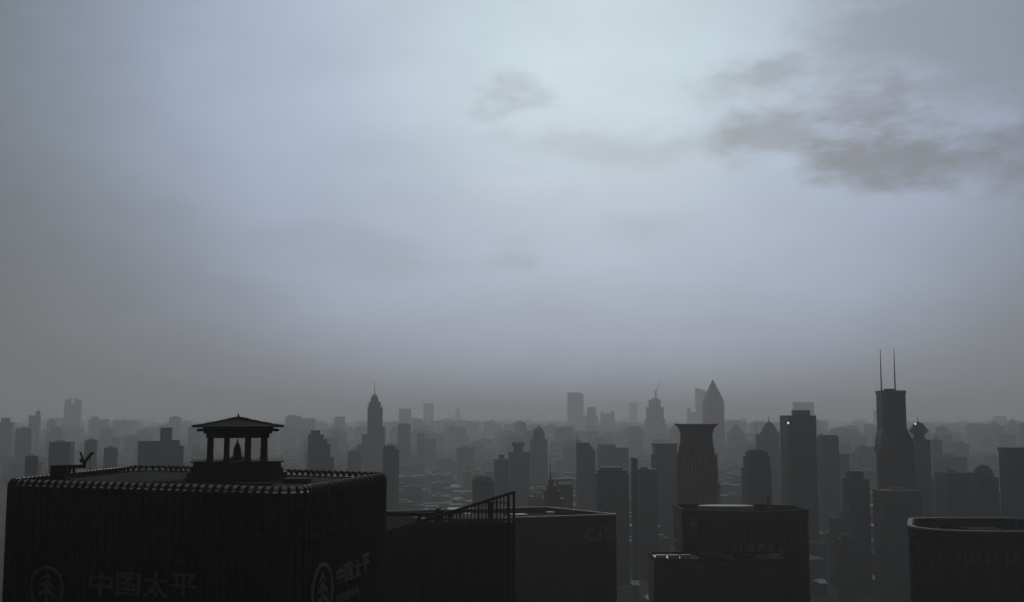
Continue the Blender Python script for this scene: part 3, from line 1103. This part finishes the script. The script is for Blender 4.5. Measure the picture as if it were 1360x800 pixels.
tower('narrow_block', 'narrow dark block left of the block with overhanging lid', 2150, 14, 0, [('wall', 'box', 656, 676, 610), ('pinnacle', 'box', 662, 670, 604, 611), ('mast', 'lathe', 6, [(.5, 605), (.1, 599)], 666)])
tower('domed_tower', 'grey tower with square shoulders, domed cap and small finial', 2600, 4, 3,
      [('wall', 'box', 704, 727, 586), ('shoulder_tier', 'box', 704.5, 726.5, 583.5, 587), ('cap_wall', 'box', 707.5, 723.5, 577, 587, .9),
       ('dome', 'lathe', 20, [(7.2, 577.5), (7, 575), (6, 571.5), (4.2, 569), (2, 568)], 715.5), ('finial', 'lathe', 8, [(.9, 568.5), (1.6, 566.5), (.4, 565), (.1, 563)], 715.8)], 'tower')
tower('stepped_spire_block', 'dark pyramid-stepped block with a thin mast behind the citi roof', 1350, 8, 2,
      [('base', 'box', 719, 750, 662), ('lower_tier', 'box', 722, 744, 652, 663), ('middle_tier', 'box', 725, 740, 645, 653), ('upper_tier', 'box', 728, 735, 637, 646), ('mast', 'lathe', 6, [(1.2, 638), (.5, 625), (.15, 611)], 731)])
tower('ledged_block', 'dark block with open roof frame beside the stepped mast block', 1500, 10, 4,
      [('wall', 'box', 734, 760, 643), ('roof_frame', 'box', 737, 741, 637, 644), ('roof_slab', 'box', 731, 761, 636, 638.2, .8)])
tower('round_backed_tower', 'dark tower with sloping rounded shoulder and thin mast at its edge', 2100, 4, 2,
      [('wall', 'box', 765, 783, 588), ('shoulder', 'box', 781, 787, 590.5, None, .8, 594), ('lower_shoulder', 'box', 786, 790, 598), ('mast', 'lathe', 6, [(.6, 588.5), (.15, 575)], 767)], 'tower')
tower('faint_tall_tower', 'tallest pale flat-topped tower in the middle haze', 5200, 9, 0, [('wall', 'box', 754, 775, 523.5), ('parapet', 'box', 755, 772, 521.5, 524, .8)], 'tower')
tower('shouldered_tower', 'pale tower with narrower top beside the tallest pale tower', 4700, 7, 0, [('wall', 'box', 776, 794, 552), ('upper_wall', 'box', 780, 791.5, 541, 553)], 'tower')
tower('flat_pale_tower', 'pale flat tower with corner peaks and dark seam', 4900, 8, 1, [('wall', 'box', 798, 816, 549), ('corner_peak', 'box', 798.5, 802, 546.5, 550), ('corner_peak', 'box', 811.5, 815.5, 546, 550)], 'tower')
tower('broad_grey_block', 'broad grey block in front of the pale flat tower', 2500, 8, 0, [('wall', 'box', 794, 817, 590), ('wing', 'box', 815, 834, 594.5)])
tower('grey_side_block', 'grey block below the domed and pale towers, flat roofed', 2900, 12, 0, [('wall', 'box', 747, 764, 594), ('roof_plant', 'box', 751, 758, 592.5, 595, .6, RF)])
tower('vaulted_block', 'large dark block with a low vaulted roof above the citi tower', 1500, 3, 2,
      [('wall', 'box', 789.5, 833, 629), ('vault_tier', 'box', 792, 830.5, 624, 630, .8), ('vault_top', 'box', 796, 826, 620.5, 625, .8)])
tower('faint_slab', 'very faint slim slab left of the craned tower', 6600, 8, 0, [('wall', 'box', 836, 847, 534.5)], 'tower')
tower('curved_top_tower', 'hazy tower with curved shoulder in front of the craned tower', 3500, 7, 4, [('wall', 'box', 835.5, 849, 566), ('shoulder', 'box', 848, 853.5, 569, None, .8, 573)], 'tower')
e_, r_ = tower('craned_tower', 'tall hazy stepped tower with a construction crane on top', 4100, 6, 0,
      [('wall', 'box', 857, 883, 557), ('middle_wall', 'box', 859, 881, 541, 558), ('upper_wall', 'box', 862.5, 877.5, 531.5, 542), ('crown', 'box', 866, 876, 529.5, 532)], 'tower')
cz = tower('tower_crane', 'thin luffing crane raised above the tall hazy stepped tower', 4095, 0, M['steel'], [('mast', 'box', 870.8, 872.6, 519, 531, 1.0)], 'crane')[0]
child_world(MB().bar(P(871.7, 520, far_d(4095)), P(876, 507.5, far_d(4095)), 2.2, 2.2), 'jib', M['steel'], cz)
child_world(MB().bar(P(871.7, 520, far_d(4095)), P(868.6, 519, far_d(4095)), 2.6, 2.6), 'counter_jib', M['steel'], cz)
tower('square_dark_tower', 'dark flat-topped tower left of the lotus-crowned tower', 1950, 6, 4,
      [('wall', 'box', 868, 897.5, 592), ('parapet', 'box', 866.5, 898, 589, 593, .8), ('side_wing', 'box', 864.5, 869, 603)], 'tower')
tower('thin_dark_block', 'narrow dark stack beside the vaulted dark block', 1450, 5, 2, [('wall', 'box', 838, 846, 609, None, 1.0), ('cap', 'box', 837.5, 841.5, 607.5, 610, 1.0)])
tower('low_dark_block', 'low dark block between the narrow stack and square dark tower', 1550, 8, 4, [('wall', 'box', 845, 872, 623), ('roof_plant', 'box', 850, 860, 620.5, 624, .6, RF)])
# the lotus-crowned tower
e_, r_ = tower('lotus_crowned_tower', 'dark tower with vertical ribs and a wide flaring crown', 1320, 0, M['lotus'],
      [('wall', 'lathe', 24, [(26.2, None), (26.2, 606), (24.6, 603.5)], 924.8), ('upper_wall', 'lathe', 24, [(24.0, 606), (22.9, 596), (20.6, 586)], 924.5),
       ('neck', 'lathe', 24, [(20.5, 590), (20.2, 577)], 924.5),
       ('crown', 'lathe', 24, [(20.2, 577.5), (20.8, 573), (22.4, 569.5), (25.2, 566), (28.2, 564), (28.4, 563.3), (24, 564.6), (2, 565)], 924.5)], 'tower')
LX, LY, LS = e_.location.x, far_d(1320), far_d(1320) / F_PX
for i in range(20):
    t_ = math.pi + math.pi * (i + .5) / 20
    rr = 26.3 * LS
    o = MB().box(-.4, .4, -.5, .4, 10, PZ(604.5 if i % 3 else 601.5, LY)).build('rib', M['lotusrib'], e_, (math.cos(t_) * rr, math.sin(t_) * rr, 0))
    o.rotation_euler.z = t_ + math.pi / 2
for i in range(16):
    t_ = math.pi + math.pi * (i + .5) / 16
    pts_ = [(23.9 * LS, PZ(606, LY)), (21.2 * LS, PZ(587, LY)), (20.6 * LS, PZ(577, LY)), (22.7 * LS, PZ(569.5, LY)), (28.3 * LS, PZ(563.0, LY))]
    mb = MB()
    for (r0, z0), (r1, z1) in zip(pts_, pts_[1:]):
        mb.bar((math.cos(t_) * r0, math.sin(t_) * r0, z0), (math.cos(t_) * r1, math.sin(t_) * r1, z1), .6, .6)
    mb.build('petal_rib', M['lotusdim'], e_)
tower('slant_topped_tower', 'pale tower with a slanting top behind the pointed tower', 5000, 5, 0, [('wall', 'box', 925, 938, 515.5, None, .8, 519)], 'tower')
tower('short_pale_tower', 'pale tower with corner peak left of the slant-topped tower', 5100, 5, 0, [('wall', 'box', 913.5, 926, 547), ('corner_peak', 'box', 914, 918, 542.5, 548)], 'tower')
tower('pointed_tower', 'tall grey tower tapering to a sharp pointed pyramid', 3500, 4, 0,
      [('wall', 'box', 935, 961, 535), ('point', 'lathe', 4, [(12.9, 535.2), (7.2, 520), (2.2, 508.5), (.3, 504.5)], 948)], 'tower')
tower('gabled_tower', 'hazy tower with a steep pyramid roof right of the pointed tower', 3300, 6, 0,
      [('wall', 'box', 967, 988.5, 577), ('pyramid_roof', 'lathe', 4, [(10.6, 577.2), (5, 569), (.4, 563)], 977)], 'tower')
tower('small_gabled_block', 'small hazy block tucked behind the pyramid-roofed tower', 3500, 6, 0, [('wall', 'box', 957, 968, 590), ('roof_plant', 'box', 960, 965, 588, 591, .6)])
tower('hipped_tower', 'grey tower with faceted dome roof, needle and side wing', 2500, 5, 0,
      [('wall', 'box', 1011, 1033.5, 575), ('wing', 'box', 1004, 1013, 577), ('faceted_roof', 'lathe', 8, [(10.9, 575.3), (9.2, 570), (5.2, 563.5), (1, 560)], 1022),
       ('needle', 'lathe', 6, [(.6, 560.5), (.15, 552)], 1021.5), ('mast', 'lathe', 6, [(.5, 577), (.15, 560)], 1004.5)], 'tower')
tower('tapered_block', 'dark block with chamfered top before the faceted-roof tower', 1550, 6, 2,
      [('wall', 'box', 986, 1021, 622), ('upper_wall', 'box', 988.5, 1020, 606, 623, .8), ('cap', 'box', 991.5, 1017.5, 600, 607, .8), ('roof_plant', 'box', 994, 1012, 597.5, 601, .6)])
tower('pale_back_slab', 'pale slab peeping over the dark stepped-top tower', 4600, 6, 0, [('wall', 'box', 1056, 1080.5, 534.5)], 'tower')
e_, r_ = tower('dark_stepped_tower', 'big dark tower with a stepped flat top and lit corner lamp', 1700, 5, 2,
      [('wall', 'box', 1039.5, 1081, 552), ('raised_top', 'box', 1054, 1075, 545, 553, .8), ('right_wing', 'box', 1078, 1082.5, 565)], 'tower')
lamp = bpy.data.materials.new('white_glow')
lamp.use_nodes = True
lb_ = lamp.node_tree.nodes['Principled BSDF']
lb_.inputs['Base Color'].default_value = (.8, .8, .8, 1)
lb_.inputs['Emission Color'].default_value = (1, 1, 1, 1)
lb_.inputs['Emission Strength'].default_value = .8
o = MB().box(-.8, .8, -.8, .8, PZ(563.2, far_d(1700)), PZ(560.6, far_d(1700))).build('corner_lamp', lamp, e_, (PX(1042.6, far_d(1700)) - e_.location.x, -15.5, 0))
tower('plain_grey_tower', 'plain grey tower with a thin corner mast right of the stepped-top tower', 2100, 7, 4,
      [('wall', 'box', 1087, 1111.5, 580), ('parapet', 'box', 1088.5, 1110, 578, 581, .8), ('corner_mast', 'box', 1090.5, 1092, 575.5, 579, 1.0)], 'tower')
tower('hazy_double_block', 'hazy block with a lower left wing near the twin-mast tower', 2700, 8, 0, [('wall', 'box', 1137, 1160, 593), ('wing', 'box', 1128, 1139, 601), ('roof_plant', 'box', 1142, 1150, 590.5, 594, .6, RF)])
tower('hazy_low_block', 'hazy low block right of the plain grey tower', 2400, 9, 0, [('wall', 'box', 1111, 1126, 603), ('roof_plant', 'box', 1114, 1120, 601.5, 604, .6, RF)])
tower('hazy_side_tower', 'pale thin tower just behind the twin-mast tower', 5200, 5, 0, [('wall', 'box', 1162, 1170.5, 545)], 'tower')
# the twin-mast tower
e_, r_ = tower('twin_mast_tower', 'tall dark tower with flared lower body and two masts on top', 1500, 0, 2,
      [('wall', 'box', 1169.5, 1200.5, 520, None, .8), ('left_flare', 'box', 1164.5, 1176, 600, None, .8), ('right_flare', 'box', 1195, 1212, 600, None, .8),
       ('parapet', 'box', 1168.8, 1201.2, 519, 523, .82), ('roof_plant', 'box', 1177, 1189, 516.5, 520, .5), ('mast', 'lathe', 8, [(.95, 521), (.7, 495), (.35, 463.5)], 1173),
       ('mast', 'lathe', 8, [(.95, 521), (.7, 495), (.35, 463.5)], 1191.3)], 'tower')
fl = MB()
TD = far_d(1500)
sx_ = lambda x: PX(x, TD) - e_.location.x
dpt = (PX(1200.5, TD) - PX(1169.5, TD)) * .78 / 2
for xin, xm, xo, ym in ((1170.5, 1166.8, 1164.6, 581), (1199.5, 1206.5, 1211.6, 581)):
    a_, m__, c_ = sx_(xin), sx_(xm), sx_(xo)
    zs = (PZ(567, TD), PZ(ym, TD), PZ(600.5, TD))
    vs = []
    for yy in (-dpt, dpt):
        vs += [(a_, yy, zs[0]), (m__, yy, zs[1]), (c_, yy, zs[2]), (a_, yy, zs[2])]
    fl.add(vs, [(0, 1, 2, 3), (7, 6, 5, 4), (0, 4, 5, 1), (1, 5, 6, 2), (2, 6, 7, 3), (3, 7, 4, 0)])
fl.build('sloping_shoulder', FAC[2], e_)
wv = (PX(1200.5, TD) - PX(1169.5, TD))
for i in range(7):
    x = sx_(1169.5) + wv * (i + .5) / 7
    MB().box(x - .35, x + .35, -wv * .4 - .6, -wv * .4 + .2, PZ(600, TD), PZ(523.5, TD)).build('rib', FAC[4], e_)
# the saucer tower
e_, r_ = tower('saucer_tower', 'dark tower carrying a saucer-shaped dome with needle', 1800, 4, 2,
      [('wall', 'box', 1211, 1232.5, 584), ('neck', 'lathe', 16, [(9.5, 586), (8, 581), (6.6, 577)], 1220.5),
       ('saucer', 'lathe', 24, [(6.6, 577.5), (10.6, 574.5), (12.0, 571.8), (11.6, 570.8), (8.8, 568), (8.0, 565.2), (5.5, 562.6), (2.5, 561.2), (.8, 560.8)], 1220.3),
       ('needle', 'lathe', 6, [(.7, 561), (.3, 557), (.1, 552)], 1220)], 'tower')
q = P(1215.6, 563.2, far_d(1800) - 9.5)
o = MB().lathe(8, [(.3, -1.0), (1.0, -.4), (1.0, .4), (.3, 1.0)]).build('bright_point', lamp, e_, (q.x - e_.location.x, -9.5, q.z))  # small white emissive body set as a bright point on the dome
tower('dark_edge_tower', 'dark square tower near the pale-rimmed tower, thick parapet', 1500, 4, 2,
      [('wall', 'box', 1329.5, 1356, 599), ('parapet', 'box', 1328.5, 1357, 594.5, 599.5, .82)], 'tower')
tower('faint_right_tower', 'faint pale tower beyond the dark square tower', 5200, 6, 0, [('wall', 'box', 1322, 1336, 553)], 'tower')
for (a, b_, yt, d_, lb) in ((1249, 1262, 575, 3600, 'hazy narrow slab right of the saucer tower'), (1236, 1250, 585, 2600, 'grey narrow block touching the saucer tower'),
                            (1262, 1284, 590, 3000, 'hazy broad block beyond the saucer tower'), (1292, 1303, 578, 3900, 'hazy slim block halfway to the dark square tower'),
                            (1306, 1320, 583, 3500, 'hazy block just left of the dark square tower')):
    tower('hazy_block', lb, d_, 8, 0, [('wall', 'box', a, b_, yt), ('roof_plant', 'box', a + 3, b_ - 5, yt - 2.5, yt + 1, .6)])
tower('round_shouldered_block', 'dark block with rounded roof in front of the dark square tower', 1550, 6, 4,
      [('wall', 'box', 1289, 1320, 634), ('round_roof', 'lathe', 20, [(13.5, 634.3), (12.6, 628), (9.5, 622), (5.5, 618.5), (2, 617.3)], 1304)])
tower('low_dark_wing', 'long low dark block left of the round-roofed dark block', 1600, 5, 2, [('wall', 'box', 1246, 1290, 627), ('roof_plant', 'box', 1256, 1268, 623.5, 628, .6, RF)])
tower('tall_dark_stack', 'dark block standing in front of the big stepped-top tower', 1400, 8, 2, [('wall', 'box', 1120, 1150, 636), ('cap', 'box', 1124, 1144, 627, 637), ('canopy', 'box', 1122, 1139, 625.5, 627.6)])
tower('dark_low_pair', 'dark low block at the foot of the twin-mast tower', 1350, 6, 2, [('wall', 'box', 1162, 1215, 651), ('roof_plant', 'box', 1180, 1196, 647, 652, .6, RF)])
tower('slim_dark_block', 'slim dark block with tall roof frame above the street canyon', 1300, 10, 2, [('wall', 'box', 1108, 1132, 716), ('roof_frame', 'box', 1113, 1125, 710, 717)])


# ================================================================== ordinary buildings between the towers
def occl(x):
    """lowest picture row still open above the foreground towers"""
    if x < 520:
        return 628
    if x < 690:
        return 700 - (x - 520) * .27
    if x < 822:
        return 676
    if x < 868:
        return 800
    if x < 898:
        return 740
    if x < 1061:
        return 668
    if x < 1205:
        return 800
    return 688


HALLS = []


def hall(x, y, wpx, label, tilt=0.0, h=12.0, rise=2.5, curved=False):
    """low hall whose pale roof catches the sky; distance from its height above the ground"""
    d = (CAMZ - h) * F_PX / (y - HOR)
    w = wpx * d / F_PX
    e = empty('pale_roofed_hall', (PX(x, d, y), d, 0), label, 'hall', 'pale-roofed halls')
    e.rotation_euler.z = R(tilt)
    dh = max(9.0, w * .55)
    MB().box(-w / 2, w / 2, -dh, dh, 0, h - .3).build('wall', FAC[4], e)
    n = 8 if curved else 2
    vs, fs = [], []
    for i in range(n + 1):
        f = -1 + 2 * i / n
        z = h - .3 + rise * (1 - (f * f if curved else abs(f)))
        vs += [(-w / 2 - .5, f * (dh + .5), z), (w / 2 + .5, f * (dh + .5), z), (-w / 2 - .5, f * (dh + .5), h - .5), (w / 2 + .5, f * (dh + .5), h - .5)]
    for i in range(n):
        a = i * 4
        fs += [(a, a + 1, a + 5, a + 4), (a + 2, a + 6, a + 7, a + 3), (a, a + 4, a + 6, a + 2), (a + 1, a + 3, a + 7, a + 5)]
    fs += [(0, 2, 3, 1), (n * 4, n * 4 + 1, n * 4 + 3, n * 4 + 2)]
    MB().add(vs, fs).build('roof', M['whiteroof'], e)
    FOOT.append((e.location.x, d, w * .6 + 6))
    HALLS.append((x, y, wpx / 2, d))


hall(606, 646, 13, 'pale vaulted hall farther behind the slanting screen', -30, 14, 5, True)
hall(609, 662, 10, 'pale vaulted hall just above the slanting screen', -38, 12, 4, True)
hall(843, 769, 8, 'small pale roof in the street beside the citi tower')
hall(894, 686.5, 8, 'bright pale roof tucked behind the bowed tower corner', 0, 16, 3)
hall(862, 788, 9, 'dull pale roof at the corner of the low slab', 10, 10)
hall(1089, 767, 9, 'long pale shed roof right of the bowed tower', 4)
hall(1148, 748, 6, 'tiny pale roof in the canyon below the twin mast tower', -8)
hall(1160, 669, 9, 'pale roof at the foot of the twin mast tower', 0, 18)
hall(1311, 641, 8, 'pale slanted roof under the round-roofed block', -40, 30, 6)
hall(1328, 650, 9, 'pale slanted roof before the dark square tower', 50, 34, 7)
hall(1157, 762, 4, 'tiny pale shed roof left of the pale-rimmed tower', 0)

rnd = random.Random(5)
cand = []
Y = 885.0
while Y < 17000:
    step = 24 + Y * .013
    half = Y * .50
    X = -half + rnd.uniform(0, step)
    while X < half:
        w = rnd.uniform(.45, .85) * step
        x = X + rnd.uniform(-.15, .15) * step
        y = Y + rnd.uniform(-.3, .3) * step
        X += step * rnd.uniform(.8, 1.15)
        # broad streets
        if (x + .22 * y) % 330 < 26 or (y - .2 * x) % 400 < 30:
            continue
        if any((x - fx) ** 2 + (y - fy) ** 2 < (fr + w * .6) ** 2 for fx, fy, fr in FOOT):
            continue
        t_ = rnd.random()
        far = min(1, max(0, (y - 1000) / 4500))
        nearf = max(0, 1 - (y - 885) / 800)
        if t_ < .50 - .2 * far + .1 * nearf:
            kind, h = 'low', rnd.uniform(6, 14)
        elif t_ < .83 + .13 * max(nearf, min(1, max(0, (4200 - y) / 900))):
            kind, h = 'mid', rnd.uniform(14, 40 - 10 * nearf) * (1 + .3 * far)
        else:
            kind, h = 'high', rnd.uniform(42, 74) * (1 + .25 * far) + 30 * far * rnd.random() + (40 * rnd.random() ** 3 if y > 3500 else 0)
        px, py = to_px((x, y, h))
        if any(abs(px - hx) < hw_ + w / y * F_PX * .6 and y < hd and py < hy + 6 for hx, hy, hw_, hd in HALLS):
            continue
        if px < -20 or px > 1380 or py > occl(px) - 1.5:
            continue
        cand.append((x, y, w, h, kind, px, py))
    Y += step * .95
# nearer buildings hide farther ones: rough visible-size estimate
vis = {}
scored = []
for c in sorted(cand, key=lambda q: q[1]):
    x, y, w, h, kind, px, py = c
    wp = w / y * F_PX
    a, b_ = int((px - wp / 2) // 3), int((px + wp / 2) // 3)
    area = 0
    base = min(800, to_px((x, y, 0))[1])
    for k in range(a, b_ + 1):
        lim = vis.get(k, occl(k * 3))
        area += max(0, min(lim, base) - py) * 3
        vis[k] = min(lim, py)
    scored.append((area, c))
scored.sort(key=lambda q: -q[0])
singles, rest = scored[:250], [s for s in scored[250:]]
LAB = {'low': ('pitched_roof_house', 'house'), 'mid': ('mid_rise_block', 'building'), 'high': ('high_rise_slab', 'building')}
TONE = {0: 'grey', 1: 'pale tiled', 3: 'brown', 4: 'dark grey', 5: 'whitish'}
LANDMARKS = ('twin peaked tower', 'wide block', 'paired slab', 'stepped tower', 'spired tower', 'faint tower', 'faint needle tower', 'round topped block',
             'drum topped block', 'domed tower', 'faint tall tower', 'flat pale tower', 'vaulted block', 'craned tower', 'square dark tower',
             'lotus crowned tower', 'pointed tower', 'gabled tower', 'hipped tower', 'dark stepped tower', 'plain grey tower', 'twin mast tower',
             'saucer tower', 'dark edge tower', 'round shouldered block', 'tapered block', 'stepped spire block')


def neighbour(x, y):
    """the landmark that this building stands next to, seen from the river, and how"""
    best = min((q for q in HERO if q[2] in LANDMARKS), key=lambda q: abs(q[0] / q[1] - x / y) + .000012 * abs(q[1] - y))
    if y > best[1] * 1.6:
        w = 'far beyond'
    elif y > best[1] * 1.08:
        w = 'behind'
    elif y < best[1] * .92:
        w = 'in front of'
    else:
        w = 'beside'
    return w + ' the ' + best[2]


for area, (x, y, w, h, kind, px, py) in singles:
    nm_, ct_ = LAB[kind]
    yaw = R(12) + rnd.choice((0, math.pi / 2)) + rnd.gauss(0, .05)
    near = y < 2000
    white = kind != 'high' and near and rnd.random() < .14
    fi = rnd.choice((0, 1, 3, 4, 5, 0))
    fm = FAC[fi]
    tn = TONE[fi]
    nb = neighbour(x, y)
    tn = ('broad ' if w / (24 + y * .013) > .72 else 'slim ' if w / (24 + y * .013) < .56 else '') + tn
    if white:
        nm_, ct_, lb = 'pale_roofed_hall', 'hall', 'low hall with pale ridged metal roof ' + nb
    e = empty(nm_, (x, y, 0), '', ct_)
    e.rotation_euler.z = yaw
    dr = rnd.uniform(.5, 1.0)
    wh, dh = w / 2, w * dr / 2
    MB().box(-wh, wh, -dh, dh, 0, h).build('wall', fm, e)
    if white:
        MB().add([(-wh - .5, -dh - .5, h), (wh + .5, -dh - .5, h), (wh + .5, dh + .5, h), (-wh - .5, dh + .5, h), (-wh - .5, 0, h + 2.2), (wh + .5, 0, h + 2.2)],
                 [(0, 3, 2, 1), (0, 1, 5, 4), (2, 3, 4, 5), (1, 2, 5), (3, 0, 4)]).build('roof', M['whiteroof'], e)
    elif kind == 'low':
        MB().add([(-wh - .4, -dh - .4, h), (wh + .4, -dh - .4, h), (wh + .4, dh + .4, h), (-wh - .4, dh + .4, h), (-wh * .8, 0, h + 4.5), (wh * .8, 0, h + 4.5)],
                 [(0, 3, 2, 1), (0, 1, 5, 4), (2, 3, 4, 5), (1, 2, 5), (3, 0, 4)]).build('roof', M['redroof'] if rnd.random() < .6 else M['greyroof'], e)
        lb = tn + ' house with hipped roof ' + nb
    else:
        MB().box(-wh - .3, wh + .3, -dh - .3, dh + .3, h, h + .9).build('parapet', fm, e)
        rh = rnd.uniform(2.5, 5) if kind == 'mid' else rnd.uniform(4, 8)
        ox = rnd.uniform(-.4, .4) * wh
        MB().box(ox - wh * .35, ox + wh * .35, -dh * .5, dh * .5, h + .9, h + rh).build('roof_hut', M['greyroof'], e)
        ft = 'with roof hut'
        style = rnd.random() if kind == 'high' else 1
        if style < .3:
            MB().box(wh * .2, wh * 1.35, -dh * .8, dh * .8, 0, h * rnd.uniform(.5, .85)).build('wing', fm, e)
            ft = 'with lower wing'
        elif style < .5:
            MB().lathe(6, [(.5, h + rh), (.1, h + rh + 12)], (ox, 0)).build('mast', M['steel'], e)
            ft = 'with thin mast'
        elif style < .68:
            MB().box(-wh * .72, wh * .72, -dh * .72, dh * .72, h + .9, h + 9).build('setback', fm, e)
            ft = 'with stepped top'
        elif style < .78:
            rr_ = min(wh, dh)
            MB().add([(-wh * .9, -dh * .9, h + .9), (wh * .9, -dh * .9, h + .9), (wh * .9, dh * .9, h + .9), (-wh * .9, dh * .9, h + .9), (0, 0, h + rr_ * .9 + 5)],
                     [(0, 3, 2, 1), (0, 1, 4), (1, 2, 4), (2, 3, 4), (3, 0, 4)]).build('pyramid_roof', M['greyroof'], e)
            ft = 'with pyramid roof'
        lb = tn + (' high-rise ' if kind == 'high' else ' mid-rise ') + ft + ' ' + nb
    e['label'] = lb
    e['group'] = {'low': 'houses among the streets', 'mid': 'mid-rise blocks in the city', 'high': 'ordinary high-rises in the haze'}[kind] if not white else 'pale-roofed halls'
mbs = [MB() for _ in range(4)]
for area, (x, y, w, h, kind, px, py) in rest:
    yaw = 12 + rnd.choice((0, 90)) + rnd.gauss(0, 3)
    m_ = Matrix.Translation((x, y, 0)) @ Matrix.Rotation(R(yaw), 4, 'Z')
    k = rnd.randrange(4)
    dr = rnd.uniform(.5, 1)
    mbs[k].box(-w / 2, w / 2, -w * dr / 2, w * dr / 2, 0, h, m_)
    if kind != 'low':
        mbs[k].box(-w * .2, w * .15, -w * dr * .25, w * dr * .2, h, h + 3.5, m_)
dc = MB()
idx = []
for k, mb in enumerate(mbs):
    idx += [k] * len(mb.f)
    dc.add(mb.v, mb.f)
far_city = dc.build('distant_city', FAC[0])
for k in (1, 4, 5):
    far_city.data.materials.append(FAC[k])
far_city.data.polygons.foreach_set('material_index', idx)
far_city['kind'] = 'stuff'
far_city['label'] = 'far-off sprawl of small grey buildings fading into haze'
far_city['category'] = 'city'
print('candidates', len(cand), 'rest', len(rest))

# ================================================================== haze
hm = bpy.data.materials.new('haze')
hm.use_nodes = True
t = hm.node_tree
t.nodes.clear()
ho = t.nodes.new('ShaderNodeOutputMaterial')
pvn = t.nodes.new('ShaderNodeVolumePrincipled')
pvn.inputs['Color'].default_value = (.965, .975, .985, 1)
pvn.inputs['Density'].default_value = HAZE_DENSITY
pvn.inputs['Anisotropy'].default_value = 0.35
t.links.new(pvn.outputs[0], ho.inputs['Volume'])
hz = MB().box(-G - 100, G + 100, -G - 100, G + 100, -1.5, HAZE_TOP).build('haze', hm)
hz['kind'] = 'stuff'
hz['label'] = 'grey haze hanging over the whole city'
hz['category'] = 'haze'
